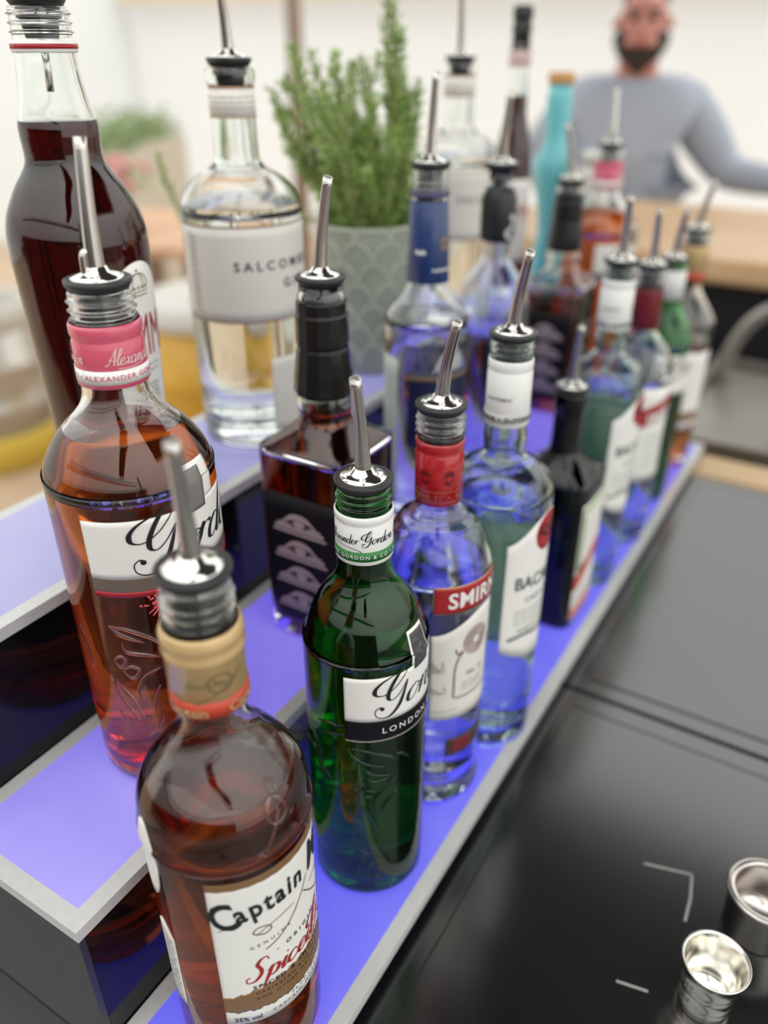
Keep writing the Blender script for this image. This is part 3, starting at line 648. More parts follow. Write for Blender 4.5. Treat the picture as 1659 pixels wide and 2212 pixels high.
# ---- 5 square dark green liqueur
b = Bottle('herbal_liqueur_bottle', 'square near-black green liqueur bottle, half way along the front row', .551, .055, 0,
    [(0, .0335, 6, 1), (.003, .0360, 6, 1), (.01, .0366, 6), (.150, .0368, 6), (.158, .0355, 5), (.166, .0300, 3.6), (.174, .0225, 2.6), (.182, .0165, 2), (.190, .0142, 2), (.225, .0138, 2), (.227, .0150, 2, 1), (.241, .0150, 2, 1), (.2435, .0146, 2, 1)], M['deepgreen'], liquid=.196, liqm=M['dark'], group=G1)
pourer(b.root, .249, (-.018, -.0074, .061))
lab = b.patch('front_label', -131, -49, .012, .145, M['paper'], na=24, nz=8)
gr = b.patch('green_frame', -129, -51, .070, .142, mat('leaf green print', (.22, .36, .14), .5), lab, off=.0006, na=24)
b.patch('cream_panel', -124, -56, .075, .136, M['paperc'], gr, off=.0009, na=20)
b.patch('red_sash', -131, -49, .05, .07, M['orangered'], lab, off=.0012, na=24, bot=lambda u: .048+.030*u, top=lambda u: .066+.030*u)
b.patch('orange_foot_band', -131, -49, .014, .026, mat('orange print', (.6, .2, .1), .5), lab, off=.0006, na=24)
bm = bmesh.new(); lines(bm, -.03, .040, .06, 3, .005, .0009)
for v in bm.verts: v.co = b.pt(-90+math.degrees(math.atan2(v.co.x, .0368)), v.co.y, .0011)
mesh('small_print', bm, M['ink'], lab, False)

# ---- 7 clear vodka, crimson neck; 8 small green gin; 9 far rum
b = Bottle('vodka_bottle', 'clear bottle with deep crimson neck, behind the second pale aqua rum bottle', .745, .046, 0,
    [(0, .0375, 2, 1), (.0025, .0395), (.010, .0402), (.19, .0402), (.205, .0400), (.2225, .0362), (.238, .0275), (.2455, .0196), (.252, .0160), (.258, .0153, 2, 1), (.300, .0148, 2, 1)] + thread(.302, .316, .0148, 2, .0012) + [(.3185, .0148, 2, 1)], M['clear'], t=.003, base=.018, liquid=.19, liqm=M['water'], group=G1)
collar(b, 'neck_cap', [(.2560, .0162), (.2563, .0166), (.2965, .0162), (.2985, .0158)], M['crimson'])
pourer(b.root, .323, (-.0232, -.0038, .0566))
rd = b.patch('front_label', -158, -22, .086, .198, M['paper'], na=40)
b.patch('red_stripe', -158, -22, .16, .18, M['redink'], rd, off=.0006, na=40, bot=lambda u: .150+.030*u, top=lambda u: .172+.030*u)
bm = bmesh.new(); text(bm, 'SMIRNOFF', .011, -.0335, .166, bold=.03, sx=.9, rot=.0)
for v in bm.verts: v.co = b.pt(-90+math.degrees(v.co.x/.040), v.co.y+.28*v.co.x, .0011)
mesh('white_lettering', bm, M['white'], rd, False)
bm = bmesh.new(); lines(bm, -.03, .14, .06, 5, .009, .0012)
for v in bm.verts: v.co = b.pt(-90+math.degrees(v.co.x/.040), v.co.y, .0009)
mesh('small_print', bm, M['ink'], rd, False)
b = Bottle('gin_bottle', 'green gin bottle with white neck near the far end of the front row', .865, .050, 0,
    [(0, .0335, 2, 1), (.0025, .0370), (.009, .0384), (.19, .0389), (.2065, .0384), (.219, .0345), (.2275, .0312), (.242, .0212), (.248, .0178), (.255, .0161), (.264, .0157, 2, 1), (.2865, .0157, 2, 1)] + thread(.290, .299, .0148, 2, .0013) + [(.3015, .0148, 2, 1)], glass('mid green glass', (.30, .75, .34)), liquid=.21, liqm=M['water'], group=G1)
collar(b, 'neck_cap', [(.2600, .0168), (.2862, .0168), (.2882, .0163), (.2925, .0168), (.2935, .0160)], M['whitecap'])
pourer(b.root, .307, (-.0240, -.0100, .0560))
lab = b.patch('front_label', -167, -13, .150, .1992, M['paper'], na=40)
bm = bmesh.new(); script(bm, "Gordon's", .0108, -.0362, .1745, shear=.42, wmin=.055, wmax=.24, sxx=.92)
for v in bm.verts: v.co = b.pt(-90+math.degrees(v.co.x/.039), v.co.y, .0007)
mesh('script_lettering', bm, M['ink'], lab, False)
b = Bottle('rum_bottle', 'golden rum bottle with tan and red neck, last in the front row', .985, .052, 0,
    [(0, .036, 2, 1), (.0025, .0398), (.010, .0412), (.12, .0416), (.196, .0418), (.205, .0405), (.213, .0370), (.222, .0310), (.230, .0254), (.237, .0205), (.244, .0170), (.252, .0158), (.262, .0156, 2, 1), (.297, .0156, 2, 1)] + thread(.3, .311, .0152, 2) + [(.3155, .0150, 2, 1)], M['clear'], liquid=.178, liqm=glass('golden rum', (.90, .5, .18), 1.35), group=G1)
cap = collar(b, 'neck_cap', [(.2575, .0179), (.286, .0180), (.2885, .0189), (.2925, .0181), (.2968, .0189), (.3005, .0174)], M['tan'])
b.patch('red_band', -180, 180, .2576, .2675, M['orangered'], cap, off=.0026, na=48, nz=1)
pourer(b.root, .321, (-.0115, -.0120, .0574))
lab = b.patch('front_label', -158, -22, .060, .168, M['paper'], na=40)
b.patch('brown_band', -158, -22, .070, .084, M['brown'], lab, off=.0006, na=40)

# ---- middle tread ------------------------------------------------------------
def pinkgin(label, x, y, dz, tip, full=True):
    b = Bottle('pink_gin_bottle', label, x, y, H,
        [(0, .0405, 2, 1), (.0025, .0440), (.010, .0458), (.02, .0464), (.192, .0468), (.203, .0467), (.208, .0460), (.2135, .0445), (.220, .0412), (.2275, .0360), (.234, .0300), (.2395, .0242), (.245, .0200), (.251, .0178), (.258, .0170, 2, 1), (.284, .0168, 2, 1)]
        + thread(.288, .3015, .0158, 3, .0014) + [(.302, .0160, 2, 1), (.3035, .0158, 2, 1)], M['clear'], liquid=.2315, liqm=M['pink'], group=G1)
    cap = collar(b, 'neck_cap', [(.2570, .0183), (.2573, .0186), (.2795, .0182), (.2805, .0177), (.2815, .0177), (.2835, .0185), (.2875, .0185), (.2890, .0178)], M['pinkcap'])
    wb = b.patch('white_band', -180, 180, .2595, .2668, M['white'], cap, off=.0018, na=72, nz=1)
    bm = bmesh.new(); text(bm, 'GORDON & CO \u2022 ALEXANDER GORDON & CO \u2022 ALEXANDER', .0029, -.056, .2617, gap=1.2, bold=.012)
    for v in bm.verts: v.co = b.pt(-122+math.degrees(v.co.x/.0178), v.co.y, .0021)
    mesh('band_lettering', bm, M['pinkcap'], wb, False)
    bm = bmesh.new(); script(bm, 'Gordon', .0030, -.034, .2705, wmin=.12, wmax=.22, sxx=.8); script(bm, 'Alexander', .0036, -.0045, .2698, wmin=.12, wmax=.22, sxx=.8)
    ribbon(bm, [(.001, .2680), (.008, .2678), (.016, .2695)], .0004, .0006)
    for v in bm.verts: v.co = b.pt(-125+math.degrees(v.co.x/.0178), v.co.y, .0021)
    mesh('signature', bm, mat('pale pink ink', (.8, .55, .55), .4), cap, False)
    pourer(b.root, .309, tip)
    lab = b.patch('front_label', -168, -12, .1600, .1955, M['paper'], na=60)
    b.patch('taupe_band', -168, -12, .1515, .1602, M['greylabel'], lab, off=.00035, na=60)
    b.patch('red_line', -168, -12, .1478, .1516, M['redink'], lab, off=.00035, na=60, nz=1)
    tb = b.patch('label_tab', -103, -70, .195, .217, M['paper'], lab, off=.0003)
    b.patch('crest_panel', -100.5, -80.5, .1905, .2145, mat('taupe crest panel', (.20, .19, .18), .4), lab, off=.0007)
    bm = bmesh.new(); script(bm, "Gordon's", .0122, -.0415, .1690, shear=.42, wmin=.055, wmax=.24, sxx=.96)
    for v in bm.verts: v.co = b.pt(-90+math.degrees(v.co.x/.0467), v.co.y, .0007)
    mesh('script_lettering', bm, M['ink'], lab, False)
    if full:
        bm = bmesh.new(); text(bm, 'PREMIUM PINK', .0036, -.012, .1538, gap=1.5)
        for v in bm.verts: v.co = b.pt(-90+math.degrees(v.co.x/.0467), v.co.y, .0009)
        mesh('red_lettering', bm, mat('pale red ink', (.55, .06, .08), .4), lab, False)
        bm = bmesh.new(); rq = random.Random(2)
        for i in range(70):
            p = (-.027+rq.gauss(0, .0042), .1425+rq.gauss(0, .0022)); disc(bm, p[0], p[1], rq.uniform(.0005, .0009), 7)
        for k in range(7): a = R(200+k*22); ribbon(bm, [(-.027, .143), (-.027+.006*math.cos(a), .1405+.005*math.sin(a)), (-.027+.009*math.cos(a), .1385+.006*math.sin(a))], .0004, .0013)
        for v in bm.verts: v.co = b.pt(-90+math.degrees(v.co.x/.0467), v.co.y, .0006)
        mesh('berry_print', bm, mat('raspberry print', (.75, .10, .12), .4), b.root, False)
        relief(b, PINK, M['clear'], .0013)
    return b
pinkgin('large pink gin bottle with pink neck, nearest on the middle tread', .135, .172, 0, (.0030, -.0010, .0640))
pinkgin('distant pink gin bottle with pink neck, near the far end of the middle tread', .945, .166, 0, (.0020, .0029, .0610), False)

def whiskey(label, x, y, tip, hh=.279, side=True):
    b = Bottle('whiskey_bottle', label, x, y, H,
        [(0, .0345, 8, 1), (.003, .0370, 8, 1), (.012, .0377, 8), (.150, .0382, 8), (.1575, .0382, 7.5), (.1615, .0368, 7), (.167, .0305, 5), (.172, .0250, 3), (.1765, .0212, 2), (.180, .0192, 2), (.184, .0190, 2), (.191, .0204, 2), (.197, .0196, 2), (.208, .0174, 2), (.238, .0160, 2), (.260, .0158, 2, 1), (.2625, .0162, 2, 1), (.267, .0162, 2, 1), (.2685, .0150, 2, 1), (.2735, .0150, 2, 1)], M['clear'], liquid=(.189 if side else .150), liqm=M['whiskey'], group=G1)
    bm = bmesh.new(); seg = 14
    L = [(.1985, .0205), (.2005, .0216), (.211, .0208), (.230, .0184), (.2325, .0177), (.2345, .0184), (.2535, .0182), (.2555, .0173), (.2625, .0173), (.264, .0166)]
    L = L + [(z, r-.0012) for z, r in L[::-1]]
    rings = [[bm.verts.new((r*math.cos(2*PI*j/seg), r*math.sin(2*PI*j/seg), z)) for j in range(seg)] for z, r in L]
    for i in range(len(rings)):
        a, c = rings[i], rings[(i+1) % len(rings)]
        for j in range(seg): bm.faces.new((a[j], a[(j+1) % seg], c[(j+1) % seg], c[j]))
    bmesh.ops.recalc_face_normals(bm, faces=bm.faces)
    mesh('neck_sleeve', bm, mat('black neck plastic', (.008, .009, .009), .22, spec=.35), b.root, False)
    pourer(b.root, hh, tip, deep=.012)
    def flat(bm2, nrm, y0=0, off=.0008):
        for v in bm2.verts: v.co = b.pt(nrm+math.degrees(math.atan2(v.co.x, .0382)), v.co.y, off)
    lab = b.patch('side_label', -180-41, -180+41, .020, .130, M['darklabel'], na=40, nz=8, bot=lambda u: .020+.016*max(0, abs(2*u-1)-.75)*4, top=lambda u: .130-.003*max(0, abs(2*u-1)-.9)*10)
    if True:
        bm = bmesh.new()
        for k in range(4):
            y0 = .1045-.0228*k
            for dy, rx, w_ in ((0, .0125, .0032), (-.002, .0165, .0020)):
                P = [(rx*math.cos(R(170-160*i/10)), y0+dy+.0085*math.sin(R(170-160*i/10))) for i in range(11)]
                n = len(P)
                for i in range(n-1):
                    a, c = Vector((*P[i], 0)), Vector((*P[i+1], 0)); d = (c-a).normalized()*.00005; u_ = Vector((0, w_, 0))
                    bm.faces.new([bm.verts.new(q) for q in (a+d, c-d, c-d+u_, a+d+u_)])
            quad(bm, -.0215, .0215, y0-.0030, y0+.0002); quad(bm, -.019, -.007, y0+.0006, y0+.0024); quad(bm, .007, .019, y0+.0006, y0+.0024)
            quad(bm, -.0235, .0235, y0-.0062, y0-.0040); disc(bm, 0, y0+.0032, .0030, 12, rx=.0055)
        flat(bm, 180); mesh('pale_emblems', bm, M['mauve'], lab, False)
    fl = b.patch('front_label', -130, -50, .020, .118, M['darklabel'], na=24, nz=6)
    bm = bmesh.new(); text(bm, 'JACK DANIEL\'S', .0060, -.027, .098, sx=.85, bold=.01, arc=-0); text(bm, 'Old No. 7', .0075, -.019, .078, sx=.9); text(bm, 'Tennessee', .0060, -.019, .055); text(bm, 'WHISKEY', .0066, -.018, .040, bold=.01); quad(bm, -.029, .029, .0345, .0352); quad(bm, -.029, .029, .1125, .1132)
    flat(bm, -90); mesh('white_lettering', bm, M['white'], fl, False)
    bm = bmesh.new()
    return b
whiskey('square whiskey bottle with faceted black neck, left of the green gin bottle', .300, .1545, (-.0072, -.0137, .0621))
whiskey('far square whiskey bottle with black neck, in front of the turquoise bottle', .838, .176, (-.0186, .0048, .0580), .279, False)

# blue necked clear bottle
b = Bottle('gin_bottle', 'clear bottle with long navy blue neck sleeve in front of the plant pot', .482, .172, H,
    [(0, .0335, 2, 1), (.0025, .0362), (.010, .0370), (.19, .0370), (.200, .0366), (.208, .0350), (.216, .0300), (.2235, .0235), (.2305, .0190), (.2365, .0172), (.25, .0165), (.304, .0150, 2, 1)] + thread(.309, .323, .0145, 3, .0012) + [(.3245, .0146, 2, 1)], M['clear'], base=.016, liquid=.188, liqm=M['water'], group=G1)
sl = collar(b, 'neck_sleeve', [(.2365, .0182), (.2368, .0186), (.27, .0172), (.3010, .0160), (.3018, .0157)], M['navy'])
collar(b, 'purple_ring', [(.3045, .0158), (.305, .0166), (.3082, .0166), (.309, .0158)], mat('dull purple ring', (.07, .06, .14), .4), sl)
bm = bmesh.new(); disc(bm, -.0035, .277, .0050, 24, rx=.0042, r0=.0038); ribbon(bm, [(-.0035, .281), (-.0035, .2735)], .0010, .0012)
for v in bm.verts: v.co = b.pt(-90+math.degrees(v.co.x/.017), v.co.y-.008, .0018)
mesh('gold_emblem', bm, M['gold'], sl, False)
bm = bmesh.new(); scribble(bm, -.0285, .2610, .008, .0042, 5, .0010); scribble(bm, -.0150, .2475, .0170, .0020, 11, .0008)
for v in bm.verts: v.co = b.pt(-90+math.degrees(v.co.x/.017), v.co.y, .0024)
mesh('white_print', bm, M['white'], sl, False)
pourer(b.root, .330, (-.0020, -.0040, .0640))
lab = b.patch('lower_label', -176, -10, .094, .166, mat('deep navy label', (.008, .012, .05), .4), na=50)
b.patch('gold_line', -176, -10, .1580, .1610, M['brown'], lab, off=.0006, na=50, nz=1)
b.patch('frosted_back_label', 120, 168, .03, .175, mat('frosted pale label', (.55, .60, .52), .5), na=14)

# black sleeved clear bottle
b = Bottle('vodka_bottle', 'clear bottle with chunky black neck sleeve, between the blue neck and the far whiskey', .625, .172, H,
    [(0, .0335, 2, 1), (.0025, .0368), (.010, .0376), (.15, .0380), (.172, .0378), (.185, .0368), (.196, .0342), (.206, .0298), (.215, .0235), (.222, .0180), (.228, .0148), (.24, .0140), (.285, .0136), (.293, .0118), (.300, .0112, 2, 1), (.3105, .0116, 2, 1)], M['bluish'], liquid=.160, liqm=M['water'], group=G1)
sl = collar(b, 'neck_sleeve', [(.2455, .0150), (.249, .0172), (.27, .0176), (.284, .0172), (.2905, .0150), (.2955, .0128)], mat('matt black sleeve', (.012, .014, .015), .4))
bm = bmesh.new(); ribbon(bm, [(0, .020), (.003, .024), (.005, .018), (.001, .012), (-.003, .008), (.0, .003), (.005, .004), (.006, .010)], .0025, .0040)
for v in bm.verts: v.co = b.pt(-118+math.degrees(v.co.x/.017), .2475+v.co.y, .0045)
mesh('pale_figure_print', bm, mat('pale grey print', (.5, .51, .52), .4), sl, False)
pourer(b.root, .316, (-.012, -.010, .060), deep=.02, rneck=.0095, k=1.0)
lab = b.patch('front_label', -150, -30, .03, .145, M['paperg'], na=36)
bm = bmesh.new(); lines(bm, -.03, .13, .06, 7, .013, .004)
for v in bm.verts: v.co = b.pt(-90+math.degrees(v.co.x/.038), v.co.y, .0008)
mesh('small_print', bm, M['inkgrey'], lab, False)
rb = b.patch('red_and_blue_back_label', 105, 165, .12, .16, mat('violet back label', (.16, .14, .35), .5), na=14)

# ---- top tread ------------------------------------------------------------
def liqueur(label, x, y, full, cap=False, z=2*H):
    b = Bottle('red_liqueur_bottle', label, x, y, z,
        [(0, .0345, 2, 1), (.0025, .0375), (.010, .0388), (.07, .0398), (.14, .0424), (.175, .0435), (.190, .0438), (.200, .0432), (.210, .0408), (.218, .0370), (.226, .0325), (.234, .0268), (.2395, .0238), (.245, .0232), (.255, .0237), (.262, .0233), (.272, .0208), (.284, .0187), (.296, .0178, 2, 1), (.3035, .0176, 2, 1), (.305, .0166, 2, 1)]
        + thread(.3065, .3205, .0168, 3, .0013) + [(.3215, .0166, 2, 1)], M['clear'], liquid=.2625, liqm=M['wine'], group=G1)
    rg = collar(b, 'neck_band', [(.2985, .0182), (.299, .0188), (.3042, .0188), (.3048, .0180)], M['whitecap'])
    b.patch('red_stripe', -180, 180, .3005, .3030, M['redink'], rg, off=.0014, na=60, nz=1)
    if not cap:
        p = pourer(b.root, .327, (-.012, -.010, .060), deep=.016, cone=True, rneck=.0140)
        bm = bmesh.new(); tube(bm, [(0, 0, .305), (-.0005, 0, .290), (-.0014, -.0002, .278)], .0022, 12); mesh('inner_tube', bm, M['steel'], p)
    else: 
        c = lathe('black_cap', [(.318, .0001), (.318, .0158), (.326, .0162), (.328, .0142), (.332, .0142), (.334, .0162), (.342, .0162), (.344, .0150), (.3445, .0001)], M['rubber'], b.root, 40)
    lab = b.patch('front_label', -112, -52, .07, .18, M['paper'], na=30, nz=14, top=lambda u: .158+.0240*math.sqrt(max(0, 1-(2*u-1)**2)), bot=lambda u: .060)
    bm = bmesh.new()
    for k, w_ in ((1, .0007), (.55, .0006)): ribbon(bm, [(-.0085*k, .164), (-.0088*k, .169), (-.005*k, .1735), (0, .1745), (.005*k, .1735), (.0088*k, .169), (.0085*k, .164)], w_, w_)
    quad(bm, -.009, .009, .1600, .1608); quad(bm, -.009, .009, .1625, .1632); disc(bm, 0, .1765, .0010, 8); 
    for k in range(5): disc(bm, -.007+.0035*k, .1655, .0010, 8)
    for v in bm.verts: v.co = b.pt(-84+math.degrees(v.co.x/.043), v.co.y, .0007)
    mesh('gold_crown', bm, mat('antique gold print', (.30, .20, .07), .4), lab, False)
    if full:
        bm = bmesh.new(); text(bm, 'PIMM', .030, -.026, .119, sx=.48, bold=-.004)
        for v in bm.verts: v.co = b.pt(-81+math.degrees(v.co.x/.043), v.co.y, .0007)
        mesh('red_lettering', bm, M['redink'], lab, False)
        bm = bmesh.new(); lines(bm, -.014, .112, .026, 2, .004, .0009); lines(bm, -.010, .098, .02, 5, .003, .0012)
        for v in bm.verts: v.co = b.pt(-82+math.degrees(v.co.x/.043), v.co.y, .0007)
        mesh('small_print', bm, M['inkgrey'], lab, False)
    return b
liqueur('tall dark red liqueur bottle with red striped neck, at the left edge', .226, .294, True)
b = Bottle('red_liqueur_bottle', 'slim distant dark red liqueur bottle with black cap, left of the turquoise bottle', .93, .290, 2*H,
    [(0, .0220, 2, 1), (.0025, .0240), (.14, .0250), (.165, .0248), (.185, .0232), (.205, .0190), (.222, .0150), (.232, .0132), (.245, .0130), (.27, .0125), (.29, .0120, 2, 1), (.318, .0116, 2, 1)], M['clear'], t=.002, liquid=.252, liqm=M['wine'], group=G1)
collar(b, 'neck_band', [(.283, .0134), (.2835, .0138), (.300, .0136), (.301, .0130)], mat('pale rose band', (.62, .45, .42), .4))
lathe('black_cap', [(.3185, .0001), (.3185, .0118), (.327, .0124), (.329, .0106), (.332, .0106), (.334, .0124), (.345, .0124), (.348, .0100), (.3482, .0001)], M['rubber'], b.root, 40)
lab = b.patch('front_label', -175, -30, .05, .155, M['paper'], na=30)
bm = bmesh.new(); text(bm, 'PIMM', .020, -.021, .105, sx=.62)
for v in bm.verts: v.co = b.pt(-125+math.degrees(v.co.x/.025), v.co.y, .0007)
mesh('red_lettering', bm, M['redink'], lab, False)

def saltgin(label, x, y, tip, full=True):
    b = Bottle('clear_gin_bottle', label, x, y, 2*H,
        [(0, .0430, 2, 1), (.0025, .0462), (.010, .0475), (.02, .0478), (.178, .0481), (.188, .0480), (.196, .0470), (.2035, .0440), (.2095, .0395), (.2145, .0335), (.2185, .0265), (.2215, .0215), (.226, .0182), (.235, .0172), (.256, .0168), (.278, .0165, 2, 1), (.2785, .0178, 2, 1), (.282, .0186), (.2875, .0184), (.2895, .0170, 2, 1)], M['clear'], t=.0032, base=.022, liquid=.1955, liqm=M['water'], group=G1)
    nl = b.patch('neck_label', -180, 180, .2565, .2765, M['paperc'], off=.0006, na=60, nz=2)
    b.patch('copper_edge', -180, 180, .2560, .2568, mat('copper edge', (.55, .32, .2), .4, .4), nl, off=.0009, na=60, nz=1)
    b.patch('copper_edge', -180, 180, .2758, .2770, mat('copper edge top', (.55, .32, .2), .4, .4), nl, off=.0009, na=60, nz=1)
    bm = bmesh.new(); lines(bm, -.035, .2700, .05, 3, .0035, .0007)
    for v in bm.verts: v.co = b.pt(-120+math.degrees(v.co.x/.017), v.co.y, .0013)
    mesh('faint_print', bm, mat('faint grey ink', (.5, .46, .43), .5), nl, False)
    pourer(b.root, .295, tip, deep=.0150, cone=True, rneck=.0140)
    lab = b.patch('front_label', -212, -20, .1105, .1845, M['paperg'], na=70, nz=8)
    b.patch('copper_edge', -212, -20, .1105, .1118, mat('copper brown edge', (.26, .17, .12), .4, .3), lab, off=.0006, na=70, nz=1)
    b.patch('copper_edge', -212, -20, .1835, .1848, mat('copper brown edge 2', (.36, .24, .17), .4, .3), lab, off=.0006, na=70, nz=1)
    bm = bmesh.new(); text(bm, 'SALCOMBE', .0072, -.0405, .1515, gap=1.62, bold=.03); text(bm, 'GIN', .0072, -.0010, .1365, gap=1.6, bold=.03)
    for v in bm.verts: v.co = b.pt(-102+math.degrees(v.co.x/.048), v.co.y, .0007)
    mesh('dark_lettering', bm, mat('soft navy ink', (.06, .06, .08), .5), lab, False)
    bm = bmesh.new()
    for k in range(26): quad(bm, -.006, -.006+.0055+.005*abs(math.sin(k*1.7)), .178-.0024*k, .1787-.0024*k)
    for v in bm.verts: v.co = b.pt(168+math.degrees(v.co.x/.048), v.co.y, .0007)
    mesh('side_print', bm, M['inkgrey'], lab, False)
    b.patch('lower_label', -122, -84, .016, .080, M['paperg'], na=16)
    return b
saltgin('clear gin bottle with broad pale label, left of the rosemary bush', .384, .290, (-.0120, -.0050, .0620))
saltgin('distant clear gin bottle with pale neck label, right of the rosemary bush', .765, .290, (-.0100, -.0030, .0600))

b = lathe('glazed_bottle', [(0, .0001), (0, .022), (.004, .0245), (.03, .0215), (.07, .0150), (.10, .0172), (.135, .0245), (.155, .0285), (.168, .0270), (.182, .0190), (.20, .0160), (.225, .0175), (.245, .0172), (.262, .0150), (.2625, .0001)], M['teal'], None, 48)
# shaped by hand: keep the waist the photo shows
tq = empty('turquoise_bottle', (1.025, .300, 2*H), 'tall curvy turquoise bottle with orange cork cap', 'bottle', G1)
tq.location = (1.035, .272, 2*H); b.name = 'glazed_body'; b.parent = tq
lathe('cork_cap', [(.2622, .0001), (.2622, .0168), (.265, .0178), (.273, .0178), (.276, .016), (.2762, .0001)], M['cork'], tq, 40)
wb = empty('white_bottle', (1.02, .2065, H), 'plain white coated bottle just right of the turquoise one', 'bottle', G1)
lathe('coated_body', [(0, .0001), (0, .022), (.004, .0245), (.22, .0245), (.26, .0242), (.274, .020), (.2755, .0001)], M['bottlewhite'], wb, 40)
lathe('flat_cap', [(.2756, .0001), (.2756, .0205), (.290, .0205), (.2915, .019), (.2918, .0001)], M['bottlewhite'], wb, 40)

# ================================================================== ROSEMARY IN ITS POT
pt_ = empty('potted_rosemary', (.588, .298, 2*H), 'bushy green rosemary in a grey green scallop patterned pot', 'potted plant')
potm = mat('grey green glaze', (.30, .34, .27), .45, noise=(20, (.36, .40, .32), .4, .7)); potl = mat('pale raised glaze', (.50, .52, .43), .5)
bm = bmesh.new(); PL = [(0, .0001), (0, .041), (.003, .0435), (.150, .0530), (.1515, .0530), (.1515, .0500), (.135, .0490), (.134, .0001)]
loft(bm, PL, 64, close=False)
for row in range(7):
    for k in range(10):
        z0 = .012+row*.0205; a0 = k*36+(18 if row % 2 else 0); P = []
        for i in range(13):
            ph = PI*i/12; a = R(a0+17.5*math.cos(ph)); z = min(z0+.0225*math.sin(ph), .149); r = .0433+.0097*z/.15+.0002; P.append((r*math.cos(a), r*math.sin(a), z))
        tube(bm, P, .0011, 6, mi=1)
mesh('pot', bm, None, pt_, True, [potm, potl])
lathe('soil', [(.1345, .0001), (.1345, .0478), (.138, .0470), (.141, .0001)], mat('dark soil', (.03, .022, .015), .9), pt_, 40)
leafm = mat('rosemary leaf green', (.20, .33, .07), .5, noise=(30, (.40, .54, .17), .35, .65)); stemm = mat('rosemary stem', (.30, .25, .12), .6)
bl_, bs = bmesh.new(), bmesh.new(); rq = random.Random(11)
def needle(p, d, L, wd):
    d = d.normalized(); a = d.orthogonal().normalized(); b_ = d.cross(a); m_ = p+d*L*.55
    v = [bl_.verts.new(q) for q in (p, m_+a*wd, m_+b_*wd*.6, m_-a*wd, m_-b_*wd*.6, p+d*L)]
    for i, j in ((1, 2), (2, 3), (3, 4), (4, 1)): bl_.faces.new((v[0], v[j], v[i])); bl_.faces.new((v[5], v[i], v[j]))
def sprig(P, dens=1.0, L0=.017):
    Q = catmull(P, 9); n = len(Q); tube(bs, Q, [.0013*(1-.6*i/n) for i in range(n)], 6)
    for i in range(3, n):
        t_ = (Q[i]-Q[i-1]).normalized()
        for k in range(int(7*dens)):
            a = rq.uniform(0, 2*PI); o1 = t_.orthogonal().normalized(); o2 = t_.cross(o1)
            d = t_*rq.uniform(.5, 1.1)+(o1*math.cos(a)+o2*math.sin(a))*.9
            needle(Q[i-1].lerp(Q[i], rq.random()), d, L0*rq.uniform(.6, 1.1)*(1-.35*i/n), .0011)
for i in range(70):
    a = rq.uniform(0, 2*PI); rr_ = .036*math.sqrt(rq.random()); hgt = rq.uniform(.06, .165); sp = rq.uniform(.1, 1.0)
    bx_, by_ = rr_*math.cos(a), rr_*math.sin(a); ox = math.cos(a)*.060*sp; oy = math.sin(a)*.045*sp+.022*hgt/.15
    if oy > .04 and rq.random() < .7: hgt *= 1.1
    if by_+oy < -.035: hgt *= .6
    sprig([(bx_, by_, .137), (bx_+ox*.35, by_+oy*.35, .137+hgt*.35), (bx_+ox*.75+rq.uniform(-.01, .01), by_+oy*.75+rq.uniform(-.01, .01), .137+hgt*.7), (bx_+ox+rq.uniform(-.012, .012), by_+oy+rq.uniform(-.012, .012), .137+hgt)])
for k in range(4):   # the tall shoots on the right
    sprig([(.010, -.015, .137), (.010+.004*k, -.020-.002*k, .22), (.010+.003*k, -.026+.006*k, .29), (.006+.004*k, -.030+.006*k, .315+.018*k)], 1.0)
for k in range(3):   # shoots on the left
    sprig([(.0, .02, .137), (-.005, .045+.006*k, .20), (-.01, .066+.009*k, .27-.014*k), (-.014, .078+.010*k, .305-.03*k)], 1.0)
sprig([(-.01, .03, .137), (-.015, .09, .150), (-.025, .16, .110), (-.040, .205, .118), (-.050, .220, .165), (-.058, .228, .205)], .9, .015)
mesh('stems', bs, stemm, pt_); lf = mesh('foliage', bl_, leafm, pt_, False)

# ================================================================== STEEL JIGGERS ON THE BLACK COUNTER
ju = mat('polished jigger steel', (.90, .88, .83), .15, 1)
j1 = lathe('jigger', [(0, .0001), (0, .0150), (.0012, .0160), (.006, .0162), (.0068, .0168), (.008, .0162), (.011, .0163), (.012, .0169), (.0132, .0163), (.021, .0166), (.022, .0173), (.0232, .0167), (.026, .0170), (.027, .0177), (.0282, .0172), (.042, .0196), (.0432, .0207), (.0442, .0206), (.0445, .0198), (.043, .0188), (.030, .0160), (.012, .0135), (.0095, .0120), (.0085, .0001)], ju, None, 56); j1.location = (.2245, -.1832, -.0219)
tag(j1, 'small shiny steel jigger with ringed sides, the nearer of two', 'jigger', 'steel jiggers on the black counter')
j2 = lathe('jigger', [(0, .0001), (0, .0215), (.0015, .0228), (.034, .0240), (.0352, .0258), (.0376, .0268), (.0392, .0264), (.0397, .0245), (.0394, .0220), (.0380, .0207), (.036, .0205), (.010, .0205), (.006, .0180), (.005, .0001)], M['steel'], None, 56); j2.location = (.2975, -.2035, -.0219)
tag(j2, 'wider steel jigger with a thick rolled rim, cut by the right edge', 'jigger', 'steel jiggers on the black counter')

# ================================================================== BACK BAR AND THE MAN BEHIND IT
bb = empty('back_bar', (2.09, -.3, ZF+.001), 'honey coloured wooden bar with black front, the bearded man leaning behind it', 'bar')
honey = mat('honey bar top', (.56, .34, .17), .35, noise=(2.2, (.70, .47, .27), .35, .65))
bm = bmesh.new(); bbox(bm, -.36, .36, -1.6, 1.05, 1.03, 1.08, bev=.01); mesh('bar_top', bm, honey, bb, False)
box('bar_front', -.30, .28, -1.55, 1.0, 0, 1.029, M['black'], bb)

